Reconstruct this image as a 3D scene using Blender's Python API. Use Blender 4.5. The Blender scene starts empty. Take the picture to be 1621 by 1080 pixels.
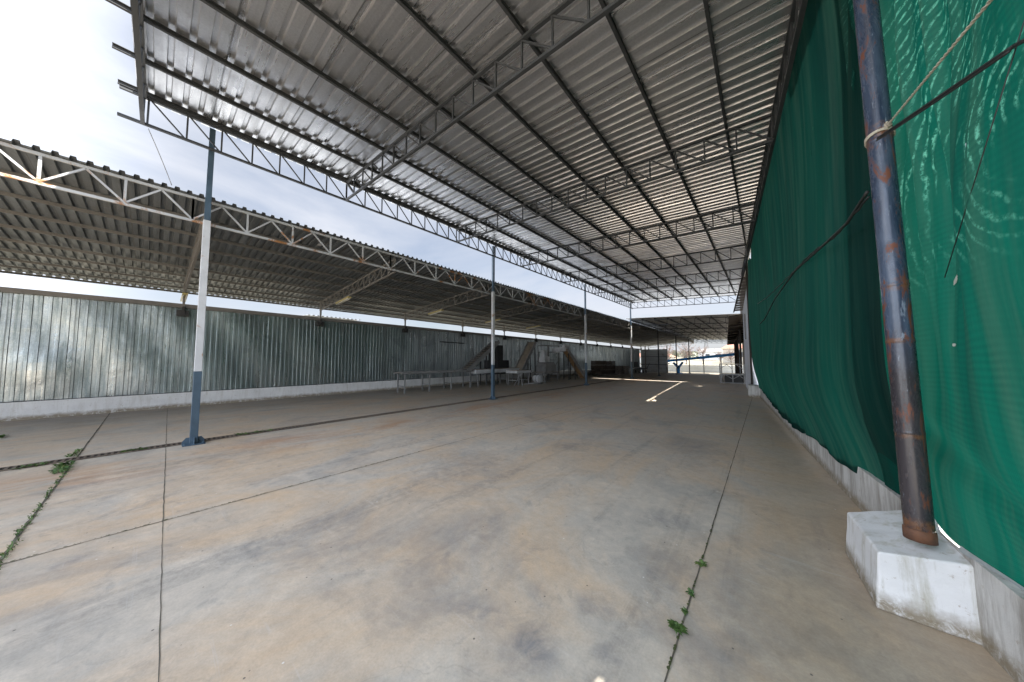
import bpy, bmesh, math, random
from mathutils import Vector, Matrix
R = math.radians
random.seed(7)
scene = bpy.context.scene
col = scene.collection

# ------------------------------------------------------------------ camera
cam_d = bpy.data.cameras.new("camera")
cam = bpy.data.objects.new("camera", cam_d)
col.objects.link(cam)
scene.camera = cam
cam_d.sensor_width = 36.0
cam_d.lens = 474.0 / 1621.0 * 36.0
cam_d.clip_start = 0.05
cam_d.clip_end = 3000
cam.location = (0, 0, 1.6)
cam.rotation_euler = (R(90 + 3.381), 0, R(40.076))

# ------------------------------------------------------------------ light
SUN = Vector((0.56, 0.37, 1.0)).normalized()
EXPOSURE = 2.28
world = bpy.data.worlds.new("World")
scene.world = world
world.use_nodes = True
wt = world.node_tree
wt.nodes.clear()
wo = wt.nodes.new("ShaderNodeOutputWorld")
bg = wt.nodes.new("ShaderNodeBackground")
sky = wt.nodes.new("ShaderNodeTexSky")
sky.sky_type = 'NISHITA'
sky.sun_disc = False
sky.sun_elevation = math.asin(SUN.z)
sky.sun_rotation = math.atan2(SUN.x, SUN.y)
sky.air_density = 1.0
sky.dust_density = 2.0
tc = wt.nodes.new("ShaderNodeTexCoord")
mp = wt.nodes.new("ShaderNodeMapping")
mp.inputs['Scale'].default_value = (1.0, 1.0, 2.6)
ns = wt.nodes.new("ShaderNodeTexNoise")
ns.inputs['Scale'].default_value = 2.2
ns.inputs['Detail'].default_value = 7
ns.inputs['Roughness'].default_value = 0.55
ns.inputs['Distortion'].default_value = 0.4
rp = wt.nodes.new("ShaderNodeValToRGB")
rp.color_ramp.elements[0].position = 0.32
rp.color_ramp.elements[0].color = (0.42, 0.42, 0.42, 1)
rp.color_ramp.elements[1].position = 0.62
rp.color_ramp.elements[1].color = (0.98, 0.98, 0.98, 1)
mx = wt.nodes.new("ShaderNodeMix")
mx.data_type = 'RGBA'
mx.inputs[7].default_value = (4.9, 5.15, 5.75, 1)
wt.links.new(tc.outputs['Generated'], mp.inputs['Vector'])
wt.links.new(mp.outputs[0], ns.inputs['Vector'])
wt.links.new(ns.outputs['Fac'], rp.inputs[0])
wt.links.new(rp.outputs[0], mx.inputs[0])
wt.links.new(sky.outputs[0], mx.inputs[6])
# sky brightened behind the camera and dimmed ahead, to fill under the roof
sx = wt.nodes.new("ShaderNodeSeparateXYZ")
wt.links.new(tc.outputs['Generated'], sx.inputs[0])
mr = wt.nodes.new("ShaderNodeMapRange")
mr.interpolation_type = 'SMOOTHSTEP'
mr.inputs['From Min'].default_value = 0.05
mr.inputs['From Max'].default_value = -0.8
mr.inputs['To Min'].default_value = 0.57
mr.inputs['To Max'].default_value = 3.1
wt.links.new(sx.outputs[1], mr.inputs['Value'])
ml = wt.nodes.new("ShaderNodeVectorMath"); ml.operation = 'SCALE'
wt.links.new(mx.outputs[2], ml.inputs[0]); wt.links.new(mr.outputs[0], ml.inputs['Scale'])
wt.links.new(ml.outputs[0], bg.inputs['Color'])
bg.inputs['Strength'].default_value = 0.06
wt.links.new(bg.outputs[0], wo.inputs['Surface'])

sun_d = bpy.data.lights.new("sun", 'SUN')
sun_d.energy = 4.5
sun_d.angle = R(0.6)
sun_d.color = (1.0, 0.95, 0.87)
sun = bpy.data.objects.new("sun", sun_d)
sun.rotation_euler = SUN.to_track_quat('Z', 'Y').to_euler()
sun.location = (6, 4, 12)
col.objects.link(sun)

scene.view_settings.view_transform = 'Standard'
scene.view_settings.look = 'None'
scene.view_settings.exposure = EXPOSURE
scene.view_settings.gamma = 1
scene.view_settings.use_curve_mapping = False
scene.render.engine = 'CYCLES'
scene.cycles.max_bounces = 8
scene.cycles.diffuse_bounces = 4
scene.cycles.glossy_bounces = 4
scene.cycles.transparent_max_bounces = 8
scene.cycles.use_denoising = True

# ------------------------------------------------------------------ materials
class Mat:
    """small node helper"""
    def __init__(self, name):
        self.m = bpy.data.materials.new(name)
        self.m.use_nodes = True
        self.t = self.m.node_tree
        self.b = self.t.nodes["Principled BSDF"]
        self.out = self.t.nodes["Material Output"]
        self.tc = self.t.nodes.new("ShaderNodeTexCoord")
    def n(self, kind, **kw):
        nd = self.t.nodes.new(kind)
        for k, v in kw.items():
            if k.startswith('_'):
                setattr(nd, k[1:], v)
            else:
                nd.inputs[k].default_value = v
        return nd
    def l(self, a, b): self.t.links.new(a, b)
    def vec(self, scale=(1, 1, 1), rot=(0, 0, 0), loc=(0, 0, 0)):
        mp = self.n("ShaderNodeMapping")
        mp.inputs['Scale'].default_value = scale
        mp.inputs['Rotation'].default_value = rot
        mp.inputs['Location'].default_value = loc
        self.l(self.tc.outputs['Object'], mp.inputs['Vector'])
        return mp.outputs[0]
    def noise(self, scale, detail=5, rough=0.55, dist=0.0, v=None):
        nd = self.n("ShaderNodeTexNoise")
        nd.inputs['Scale'].default_value = scale
        nd.inputs['Detail'].default_value = detail
        nd.inputs['Roughness'].default_value = rough
        nd.inputs['Distortion'].default_value = dist
        self.l(v if v is not None else self.tc.outputs['Object'], nd.inputs['Vector'])
        return nd.outputs['Fac']
    def ramp(self, fac, a, b, ca=0.0, cb=1.0):
        nd = self.n("ShaderNodeMapRange")
        nd.inputs['From Min'].default_value = a
        nd.inputs['From Max'].default_value = b
        nd.inputs['To Min'].default_value = ca
        nd.inputs['To Max'].default_value = cb
        self.l(fac, nd.inputs['Value'])
        return nd.outputs[0]
    def mix(self, fac, a, b, mode='MIX'):
        nd = self.n("ShaderNodeMix", _data_type='RGBA', _blend_type=mode)
        for idx, v in ((6, a), (7, b)):
            if isinstance(v, tuple):
                nd.inputs[idx].default_value = v + (1,) if len(v) == 3 else v
            else:
                self.l(v, nd.inputs[idx])
        if isinstance(fac, (int, float)): nd.inputs[0].default_value = fac
        else: self.l(fac, nd.inputs[0])
        return nd.outputs[2]
    def math(self, op, a, b=0.0, clamp=False):
        nd = self.n("ShaderNodeMath", _operation=op, _use_clamp=clamp)
        for i, v in enumerate((a, b)):
            if isinstance(v, (int, float)): nd.inputs[i].default_value = v
            else: self.l(v, nd.inputs[i])
        return nd.outputs[0]
    def sep(self):
        nd = self.n("ShaderNodeSeparateXYZ")
        self.l(self.tc.outputs['Object'], nd.inputs[0])
        return nd.outputs
    def color(self, v):
        if isinstance(v, tuple): self.b.inputs['Base Color'].default_value = v + (1,)
        else: self.l(v, self.b.inputs['Base Color'])
    def rough(self, v):
        if isinstance(v, (int, float)): self.b.inputs['Roughness'].default_value = v
        else: self.l(v, self.b.inputs['Roughness'])
    def metal(self, v):
        if isinstance(v, (int, float)): self.b.inputs['Metallic'].default_value = v
        else: self.l(v, self.b.inputs['Metallic'])
    def bump(self, h, strength=0.3, dist=0.01):
        nd = self.n("ShaderNodeBump")
        nd.inputs['Strength'].default_value = strength
        nd.inputs['Distance'].default_value = dist
        self.l(h, nd.inputs['Height'])
        self.l(nd.outputs[0], self.b.inputs['Normal'])

M = {}
def simple(name, c, rough=0.6, metal=0.0, var=0.25, scale=6.0, bump=0.15, rust=None, rust_amt=0.6, dirt=None):
    k = Mat(name)
    f = k.noise(scale, 6, 0.6)
    c2 = tuple(x * (1 - var) for x in c)
    cc = k.mix(k.ramp(f, 0.35, 0.65), c2, c)
    if dirt:
        g = k.noise(scale * 0.35, 7, 0.7, 0.6)
        cc = k.mix(k.ramp(g, 0.5, 0.7), cc, dirt)
    if rust:
        g = k.noise(scale * 0.6, 8, 0.7, 0.8)
        fac = k.ramp(g, rust_amt, rust_amt + 0.06)
        h = k.noise(scale * 5, 3, 0.6)
        rc = k.mix(h, rust, tuple(x * 0.45 for x in rust))
        cc = k.mix(fac, cc, rc)
        if metal: k.metal(k.ramp(fac, 0, 1, metal, 0))
    elif metal: k.metal(metal)
    k.color(cc)
    k.rough(k.ramp(f, 0.3, 0.7, max(rough - 0.08, 0.02), min(rough + 0.1, 1)))
    if bump: k.bump(k.noise(scale * 6, 4, 0.6), bump, 0.004)
    M[name] = k.m
    return k

RUST = (0.30, 0.115, 0.035)
simple('dark_steel', (0.042, 0.047, 0.053), 0.55, 0.0, 0.25, 3, 0.1, rust=(0.16, 0.07, 0.035), rust_amt=0.70)
simple('purlin_steel', (0.045, 0.049, 0.054), 0.55, 0.0, 0.3, 2, 0.1, rust=(0.14, 0.06, 0.03), rust_amt=0.70)
simple('pale_steel', (0.42, 0.44, 0.45), 0.55, 0.0, 0.2, 2.5, 0.12, rust=(0.36, 0.17, 0.06), rust_amt=0.535)
simple('grey_steel', (0.21, 0.20, 0.185), 0.6, 0.0, 0.25, 3, 0.12, rust=(0.22, 0.11, 0.05), rust_amt=0.66)
simple('tan_purlin', (0.145, 0.14, 0.13), 0.6, 0.0, 0.25, 2, 0.1, rust=(0.17, 0.09, 0.04), rust_amt=0.68)
simple('blue_steel', (0.055, 0.095, 0.135), 0.45, 0.0, 0.25, 4, 0.1, rust=(0.15, 0.08, 0.05), rust_amt=0.72)
simple('white_paint', (0.50, 0.52, 0.535), 0.5, 0.0, 0.15, 4, 0.1, rust=(0.42, 0.22, 0.10), rust_amt=0.585)
simple('bright_blue', (0.02, 0.36, 0.92), 0.5, 0.0, 0.25, 3, 0.1)
simple('black_rubber', (0.018, 0.018, 0.018), 0.6, 0.0, 0.3, 8)
simple('rusty_iron', (0.17, 0.075, 0.038), 0.75, 0.0, 0.5, 14, 0.4, dirt=(0.07, 0.04, 0.03))
simple('rope', (0.55, 0.50, 0.40), 0.85, 0.0, 0.35, 60, 0.4)
simple('wire_grey', (0.25, 0.25, 0.25), 0.6)
simple('white_wall', (0.66, 0.68, 0.72), 0.75, 0.0, 0.1, 1.5, 0.2, dirt=(0.5, 0.5, 0.5))
simple('machine_grey', (0.24, 0.24, 0.235), 0.6, 0.1, 0.35, 2.5, 0.2, rust=(0.15, 0.10, 0.06), rust_amt=0.62)
simple('machine_white', (0.55, 0.56, 0.57), 0.55, 0.0, 0.3, 3, 0.2, dirt=(0.32, 0.31, 0.29))
simple('machine_alu', (0.27, 0.27, 0.265), 0.5, 0.3, 0.3, 4, 0.1)
simple('machine_dark', (0.045, 0.045, 0.045), 0.65, 0.0, 0.4, 3, 0.2)
simple('belt_tan', (0.30, 0.25, 0.19), 0.8, 0.0, 0.35, 4, 0.2)
simple('wood_orange', (0.34, 0.21, 0.10), 0.8, 0.0, 0.4, 5, 0.3)
simple('crate_wood', (0.115, 0.085, 0.062), 0.85, 0.0, 0.45, 5, 0.3)
simple('crate_wood_pale', (0.22, 0.19, 0.16), 0.85, 0.0, 0.4, 5, 0.3)
simple('yellow_batten', (0.50, 0.42, 0.18), 0.5, 0.0, 0.2, 4, 0.1)
simple('tube_white', (0.75, 0.75, 0.68), 0.4, 0.0, 0.1, 4, 0.0)
simple('joint_dark', (0.15, 0.13, 0.105), 0.95, 0.0, 0.6, 9, 0.3, dirt=(0.10, 0.09, 0.05))
simple('moss', (0.085, 0.105, 0.03), 0.95, 0.0, 0.5, 14, 0.4)
simple('drain_dark', (0.035, 0.030, 0.026), 0.9, 0.0, 0.5, 9)
simple('drain_bar', (0.16, 0.125, 0.095), 0.8, 0.0, 0.45, 7, 0.2, rust=(0.2, 0.1, 0.05), rust_amt=0.6)
simple('plaster_beige', (0.45, 0.41, 0.34), 0.8, 0.0, 0.2, 1)
simple('roof_red', (0.36, 0.16, 0.11), 0.8, 0.0, 0.3, 2)
simple('dark_timber', (0.055, 0.045, 0.038), 0.8, 0.0, 0.4, 3, 0.2)
simple('bark', (0.15, 0.12, 0.10), 0.9, 0.0, 0.4, 8, 0.3)
simple('hem', (0.33, 0.36, 0.35), 0.8, 0.0, 0.3, 9, 0.3)
simple('window_dark', (0.03, 0.035, 0.04), 0.15, 0.0, 0.1, 1, 0)

def leaf_mat(name, c1, c2):
    k = Mat(name)
    k.color(k.mix(k.ramp(k.noise(22.0, 3), 0.55, 0.66, 0, 0.7), k.mix(k.ramp(k.noise(3.0, 3), 0.35, 0.65), c1, c2), tuple(x * f for x, f in zip(c2, (1.5, 0.9, 0.9)))))
    k.rough(0.7)
    k.b.inputs['Subsurface Weight'].default_value = 0.0
    M[name] = k.m
leaf_mat('weed_leaf', (0.035, 0.085, 0.015), (0.08, 0.14, 0.03))
leaf_mat('twig', (0.16, 0.115, 0.095), (0.24, 0.165, 0.13))
leaf_mat('hill', (0.10, 0.13, 0.10), (0.17, 0.18, 0.13))

def galv(name, base, dark, rough, sx, dirtc=None, along='x', metal=0.95, dent=0.35, laps=0):
    """galvanised sheet: dull zinc with spangle, streaks and soft dents"""
    k = Mat(name)
    sc = {'x': (0.25, 5.0, 5.0), 'z': (5.0, 5.0, 0.35)}[along]
    st = k.noise(1.0 * sx, 6, 0.65, 0.2, k.vec(sc))
    sp = k.noise(40, 2, 0.5)
    f = k.mix(0.25, st, sp)
    cc = k.mix(k.ramp(f, 0.38, 0.62), dark, base)
    if dirtc:
        g = k.noise(0.9, 8, 0.7, 0.7)
        cc = k.mix(k.ramp(g, 0.55, 0.72), cc, dirtc)
    if laps:
        s = k.sep()
        fr = k.math('FRACT', k.math('MULTIPLY', s[1], 1 / laps))
        ln = k.ramp(k.math('ABSOLUTE', k.math('SUBTRACT', fr, 0.5)), 0.010, 0.014, 0.65, 0)
        cc = k.mix(ln, cc, (0.12, 0.12, 0.115))
        # each sheet of its own tone
        wn = k.n("ShaderNodeTexWhiteNoise", _noise_dimensions='1D')
        k.l(k.math('FLOOR', k.math('MULTIPLY', k.math('ADD', s[1], laps * 0.5), 1 / laps)), wn.inputs['W'])
        cc = k.mix(k.ramp(wn.outputs['Value'], 0, 1, 0, 0.38), cc, k.mix(1.0, cc, (0.62, 0.63, 0.64), 'MULTIPLY'))
        ru = k.noise(5, 8, 0.75, 0.6)
        cc = k.mix(k.ramp(ru, 0.66, 0.72, 0, 0.5), cc, (0.22, 0.17, 0.13))
    k.color(cc)
    k.metal(metal)
    k.rough(k.ramp(st, 0.3, 0.7, rough + 0.1, rough - 0.06))
    h = k.noise(2.2, 3, 0.5, 0.3, k.vec((1, 1, 1)))
    h2 = k.noise(14, 3, 0.5)
    k.bump(k.math('ADD', h, k.math('MULTIPLY', h2, 0.12)), dent, 0.05)
    M[name] = k.m
    return k
galv('galv_roof', (0.78, 0.79, 0.81), (0.58, 0.59, 0.61), 0.28, 1.0, metal=0.92, dent=0.22, laps=1.0)
galv('galv_bounce', (0.46, 0.47, 0.48), (0.36, 0.37, 0.38), 0.55, 1.0, metal=0.35, dent=0.1)  # pale finish of the added bounce layer on the old canopy
galv('galv_old_roof', (0.22, 0.24, 0.255), (0.14, 0.155, 0.165), 0.50, 1.0, dirtc=(0.15, 0.145, 0.135), metal=0.55, dent=0.2, laps=0.96)
galv('galv_wall', (0.50, 0.54, 0.545), (0.24, 0.285, 0.29), 0.30, 1.6, dirtc=(0.22, 0.25, 0.25), along='z', metal=0.85, dent=0.32, laps=1.015)
galv('galv_far', (0.58, 0.59, 0.59), (0.42, 0.43, 0.43), 0.5, 1.0, dirtc=(0.25, 0.2, 0.15), metal=0.5)
galv('galv_brown', (0.34, 0.30, 0.26), (0.22, 0.19, 0.17), 0.6, 1.0, dirtc=(0.2, 0.13, 0.09), metal=0.3)

# concrete floor --------------------------------------------------------
def floor_mat():
    k = Mat('stained_concrete')
    w = k.noise(0.9, 4, 0.6, 0.0)
    v = k.tc.outputs['Object']
    # warped coordinates
    nv = k.n("ShaderNodeTexNoise"); nv.inputs['Scale'].default_value = 1.4; nv.inputs['Detail'].default_value = 4
    k.l(v, nv.inputs['Vector'])
    sub = k.n("ShaderNodeVectorMath", _operation='SUBTRACT'); sub.inputs[1].default_value = (0.5, 0.5, 0.5)
    k.l(nv.outputs['Color'], sub.inputs[0])
    scl = k.n("ShaderNodeVectorMath", _operation='SCALE'); scl.inputs['Scale'].default_value = 0.55
    k.l(sub.outputs[0], scl.inputs[0])
    add = k.n("ShaderNodeVectorMath", _operation='ADD')
    k.l(v, add.inputs[0]); k.l(scl.outputs[0], add.inputs[1])
    wv = add.outputs[0]
    big = k.noise(0.42, 7, 0.62, 0.6)
    med = k.noise(1.7, 9, 0.70, 0.5)
    fine = k.noise(11, 8, 0.72, 0.2)
    vfine = k.noise(70, 4, 0.7)
    grey = (0.46, 0.425, 0.37)
    pale = (0.63, 0.555, 0.455)
    tan = (0.64, 0.46, 0.29)
    dark = (0.20, 0.205, 0.21)
    c = k.mix(k.ramp(med, 0.36, 0.66), grey, pale)
    orange = k.noise(0.75, 8, 0.66, 1.2, k.vec((1, 0.7, 1), loc=(3.1, 7.7, 0)))
    c = k.mix(k.ramp(orange, 0.40, 0.64, 0, 0.75), c, tan)
    # dark tyre-ish, oily grey clouds
    dk = k.noise(0.8, 9, 0.68, 0.9, k.vec((1.0, 0.75, 1), loc=(11, 2, 0)))
    c = k.mix(k.ramp(dk, 0.52, 0.70, 0, 0.5), c, dark)
    c = k.mix(k.ramp(k.noise(2.6, 8, 0.7, 1.4, k.vec((1, 1, 1), loc=(5, 5, 0))), 0.56, 0.70, 0, 0.4), c, (0.20, 0.205, 0.21))
    # the slab gets darker and browner further down the shed and under the old roof
    s = k.sep()
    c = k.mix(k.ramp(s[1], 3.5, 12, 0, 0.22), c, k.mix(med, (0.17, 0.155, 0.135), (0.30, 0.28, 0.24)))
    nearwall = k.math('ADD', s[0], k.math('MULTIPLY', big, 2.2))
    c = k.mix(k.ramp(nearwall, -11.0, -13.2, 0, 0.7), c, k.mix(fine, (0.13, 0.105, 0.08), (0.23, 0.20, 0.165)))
    # ochre strip beside the plinth
    c = k.mix(k.ramp(k.math('ADD', s[0], k.math('MULTIPLY', med, 0.9)), 0.1, 0.55, 0, 0.45), c, (0.40, 0.31, 0.20))
    # rust wash near the drain
    d1 = k.ramp(k.math('ABSOLUTE', k.math('ADD', s[0], 7.15)), 0.1, 0.9, 1, 0)
    rw = k.math('MULTIPLY', d1, k.ramp(k.noise(0.9, 7, 0.7, 0.8, k.vec((1.6, 0.5, 1))), 0.45, 0.62))
    c = k.mix(k.math('MULTIPLY', rw, 0.75), c, (0.48, 0.27, 0.15))
    # tyre tracks running along the yard, hairline cracks
    ty = k.noise(1.0, 6, 0.65, 0.3, k.vec((3.4, 0.16, 1), rot=(0, 0, 0.06)))
    c = k.mix(k.math('MULTIPLY', k.ramp(ty, 0.56, 0.66, 0, 0.45), k.ramp(k.noise(12, 6, 0.75), 0.35, 0.6)), c, (0.20, 0.195, 0.185))
    ce = k.n("ShaderNodeTexVoronoi", _feature='DISTANCE_TO_EDGE'); ce.inputs['Scale'].default_value = 0.33
    k.l(wv, ce.inputs['Vector'])
    ck_ = k.math('MULTIPLY', k.ramp(ce.outputs['Distance'], 0.0004, 0.0016, 0.4, 0), k.ramp(k.noise(0.5, 3), 0.52, 0.56))
    c = k.mix(k.math('MULTIPLY', ck_, 0.35), c, (0.20, 0.18, 0.15))
    # individual round blotches
    for (x, y, r, a) in ((-1.05, 1.44, 0.17, .7), (-1.45, 1.36, 0.16, .5), (-0.86, 1.93, 0.14, .45), (-2.1, 2.03, 0.3, .35),
                         (-0.83, 3.42, 0.2, .5), (-0.68, 1.69, 0.06, .6), (-4.3, -0.33, 0.1, .6), (-2.77, 5.0, 0.28, .55),
                         (-1.25, 1.75, 0.12, .4), (-7.4, 0.44, 0.08, .8), (-1.16, 6.3, 0.7, .3), (-3.4, 3.1, .8, .35), (-3.2, 1.2, .4, .3)):
        dd = k.n("ShaderNodeVectorMath", _operation='DISTANCE'); dd.inputs[1].default_value = (x, y, 0)
        k.l(wv, dd.inputs[0])
        f = k.ramp(dd.outputs['Value'], r * 0.4, r * 1.35, a * 0.85, 0)
        f = k.math('MULTIPLY', f, k.ramp(k.noise(4.5, 9, 0.75, 0.8), 0.35, 0.6, 0.15, 1.2), True)
        c = k.mix(f, c, (0.15, 0.165, 0.19))
    # fine grain, specks, scratches
    c = k.mix(k.ramp(fine, 0.3, 0.7, 0.0, 0.55), c, k.mix(1.0, c, (0.62, 0.62, 0.62), 'MULTIPLY'))
    c = k.mix(k.ramp(vfine, 0.35, 0.65, 0.0, 0.4), c, k.mix(1.0, c, (0.7, 0.7, 0.7), 'MULTIPLY'))
    sc = k.noise(3.0, 6, 0.75, 0.4, k.vec((0.35, 6.0, 1), rot=(0, 0, 0.5)))
    c = k.mix(k.ramp(sc, 0.60, 0.68, 0, 0.22), c, (0.55, 0.53, 0.50))
    vo = k.n("ShaderNodeTexVoronoi"); vo.inputs['Scale'].default_value = 7
    k.l(v, vo.inputs['Vector'])
    c = k.mix(k.ramp(vo.outputs['Distance'], 0.035, 0.05, 0.9, 0), c, (0.10, 0.09, 0.08))
    vo2 = k.n("ShaderNodeTexVoronoi"); vo2.inputs['Scale'].default_value = 4.3
    k.l(k.vec((1, 1, 1), loc=(2.2, 3.1, 0)), vo2.inputs['Vector'])
    c = k.mix(k.ramp(vo2.outputs['Distance'], 0.022, 0.032, 0.9, 0), c, (0.68, 0.66, 0.62))
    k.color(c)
    k.rough(k.ramp(med, 0.3, 0.7, 0.46, 0.66))
    k.bump(k.math('ADD', k.math('MULTIPLY', fine, 0.5), k.math('MULTIPLY', vfine, 0.3)), 0.35, 0.004)
    M['floor'] = k.m
floor_mat()

def old_white(name, base, grime, lo=0.5, hi=0.72, streak=True):
    k = Mat(name)
    c = k.mix(k.ramp(k.noise(2.5, 7, 0.65), 0.35, 0.65), base, tuple(x * 0.86 for x in base))
    s = k.noise(1.0, 8, 0.72, 0.3, k.vec((9, 9, 1.1) if streak else (4, 4, 4)))
    c = k.mix(k.ramp(s, lo, hi, 0, 0.85), c, grime)
    z = k.sep()[2]
    lowf = k.math('MULTIPLY', k.ramp(k.math('SUBTRACT', z, k.math('MULTIPLY', k.noise(5, 8, 0.75), 0.16)), -0.03, 0.06, 1, 0), k.ramp(k.noise(14, 8, 0.75, 0.5), 0.30, 0.5))
    c = k.mix(k.math('MULTIPLY', lowf, 0.9), c, (0.20, 0.16, 0.10))
    p = k.noise(16, 8, 0.75, 0.2)
    c = k.mix(k.ramp(p, 0.60, 0.66, 0, 0.7), c, (0.36, 0.31, 0.25))
    k.color(c)
    k.rough(0.85)
    k.bump(k.math('ADD', k.noise(7, 8, 0.7), k.math('MULTIPLY', k.noise(60, 4, 0.7), 0.25)), 0.55, 0.012)
    M[name] = k.m
old_white('plinth_white', (0.60, 0.59, 0.56), (0.25, 0.23, 0.20), 0.43, 0.62)
old_white('block_white', (0.70, 0.70, 0.69), (0.36, 0.34, 0.26), 0.50, 0.70, True)
old_white('wall_base', (0.70, 0.70, 0.69), (0.48, 0.46, 0.42), 0.5, 0.75)

# shade net ----------------------------------------------------------------
def net_mat(name, c1, c2, trans, moire):
    """woven plastic shade cloth: fine threads, light coming through it, denser and looser bands"""
    k = Mat(name)
    k.t.nodes.remove(k.b)
    v = k.tc.outputs['Object']
    fold = k.noise(1.2, 5, 0.6, 0.4, k.vec((1, 1.6, 0.25)))
    col_ = k.mix(k.ramp(fold, 0.35, 0.65), c1, c2)
    th = k.n("ShaderNodeTexWave", _wave_type='BANDS', _bands_direction='DIAGONAL')
    th.inputs['Scale'].default_value = 75
    th.inputs['Distortion'].default_value = 1.5
    k.l(k.vec((1, 1, 1)), th.inputs['Vector'])
    col_ = k.mix(k.math('MULTIPLY', th.outputs['Fac'], 0.25), col_, tuple(x * 0.45 for x in c1))
    # vertical weaving bands and faded streaks
    sb = k.noise(1.0, 5, 0.7, 0.0, k.vec((1, 7, 0.25)))
    col_ = k.mix(k.ramp(sb, 0.45, 0.75, 0, 0.4), col_, (0.045, 0.085, 0.065))
    fac = None
    if moire:
        wv = k.n("ShaderNodeTexWave", _wave_type='RINGS', _rings_direction='X')
        wv.inputs['Scale'].default_value = 5.0
        wv.inputs['Distortion'].default_value = 7.0
        wv.inputs['Detail'].default_value = 2.0
        wv.inputs['Detail Scale'].default_value = 0.9
        k.l(k.vec((1, 1, 1), loc=(0, -2.0, -2.6)), wv.inputs['Vector'])
        w2 = k.n("ShaderNodeTexWave", _wave_type='BANDS', _bands_direction='Z')
        w2.inputs['Scale'].default_value = 9.0; w2.inputs['Distortion'].default_value = 5.0; w2.inputs['Detail'].default_value = 1.0; w2.inputs['Detail Scale'].default_value = 0.35
        k.l(k.vec((1, 1, 1)), w2.inputs['Vector'])
        col_ = k.mix(k.math('MULTIPLY', w2.outputs['Fac'], k.ramp(k.noise(1.6, 3), 0.35, 0.6, 0.05, 0.32)), col_, (0.001, 0.035, 0.028))
        rid = k.ramp(wv.outputs['Fac'], 0.66, 0.98)
        brk = k.ramp(k.noise(38, 4, 0.75), 0.44, 0.60)
        z = k.sep()[2]
        up = k.ramp(z, 2.0, 2.45)
        zone = k.ramp(k.noise(2.2, 3, 0.5), 0.42, 0.56)
        fac = k.math('MULTIPLY', k.math('MULTIPLY', rid, brk), k.math('MULTIPLY', up, zone), True)
        col_ = k.mix(k.math('MULTIPLY', fac, 0.6), col_, (0.12, 0.40, 0.31))  # moire gleams of light through the weave, painted as paler green
    dif = k.n("ShaderNodeBsdfDiffuse"); k.l(col_, dif.inputs['Color'])
    tr = k.n("ShaderNodeBsdfTranslucent"); k.l(col_, tr.inputs['Color'])
    gl = k.n("ShaderNodeBsdfGlossy"); gl.inputs['Roughness'].default_value = 0.5
    gl.inputs['Color'].default_value = (0.5, 0.6, 0.6, 1)
    bp = k.n("ShaderNodeBump"); bp.inputs['Strength'].default_value = 0.35; bp.inputs['Distance'].default_value = 0.02
    k.l(k.noise(3.0, 6, 0.6, 0.5, k.vec((1, 2.0, 0.5))), bp.inputs['Height'])
    for s in (dif, gl): k.l(bp.outputs[0], s.inputs['Normal'])
    m1 = k.n("ShaderNodeMixShader"); m1.inputs[0].default_value = trans
    k.l(dif.outputs[0], m1.inputs[1]); k.l(tr.outputs[0], m1.inputs[2])
    m2 = k.n("ShaderNodeMixShader"); m2.inputs[0].default_value = 0.03
    k.l(m1.outputs[0], m2.inputs[1]); k.l(gl.outputs[0], m2.inputs[2])
    k.l(m2.outputs[0], k.out.inputs['Surface'])
    M[name] = k.m
net_mat('net_less_lit', (0.003, 0.043, 0.033), (0.003, 0.028, 0.024), 0.15, False)  # darker green stands in for weaker light from behind
net_mat('net_backlit', (0.002, 0.080, 0.057), (0.002, 0.046, 0.036), 0.28, True)  # lighter green, glow of the sun behind put into the colour

# painted pipe with scabs of rust -------------------------------------------
def pipe_mat():
    k = Mat('painted_pipe')
    f = k.noise(3, 6, 0.65, 0.3, k.vec((6, 6, 0.7)))
    c = k.mix(k.ramp(f, 0.35, 0.65), (0.022, 0.034, 0.062), (0.065, 0.09, 0.135))
    z = k.sep()[2]
    # lower half: worn to a dark brown-black undercoat
    lo = k.ramp(k.math('ADD', z, k.math('MULTIPLY', f, 0.5)), 1.75, 2.1, 1, 0)
    c = k.mix(lo, c, k.mix(f, (0.014, 0.015, 0.02), (0.065, 0.055, 0.058)))
    r = k.noise(2.2, 9, 0.75, 0.7, k.vec((4.5, 4.5, 1.2), loc=(1, 4, 2)))
    c = k.mix(k.ramp(r, 0.555, 0.59), c, k.mix(k.noise(30, 4), (0.20, 0.062, 0.028), (0.09, 0.035, 0.02)))
    for zz, w, a in ((3.2, 0.10, .9), (2.1, 0.05, .95), (1.72, 0.025, .8), (1.1, 0.02, .7), (0.56, 0.05, .95)):
        d = k.math('ABSOLUTE', k.math('SUBTRACT', z, zz))
        d = k.math('SUBTRACT', d, k.math('MULTIPLY', k.noise(14, 5, 0.7), w * 1.3))
        c = k.mix(k.math('MULTIPLY', k.ramp(d, -w * 0.3, w * 0.35, a, 0), k.ramp(k.noise(11, 6, 0.7), 0.40, 0.56)), c, k.mix(k.noise(35, 4), (0.20, 0.085, 0.03), (0.10, 0.05, 0.03)))
    c = k.mix(k.ramp(k.noise(9, 6, 0.7, 0.5, k.vec((3, 3, .5))), 0.62, 0.66, 0, 0.5), c, (0.32, 0.38, 0.45))
    k.color(c)
    k.rough(k.ramp(r, 0.5, 0.6, 0.22, 0.6))
    k.bump(k.noise(25, 6, 0.7), 0.3, 0.004)
    M['pipe'] = k.m
pipe_mat()

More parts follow.
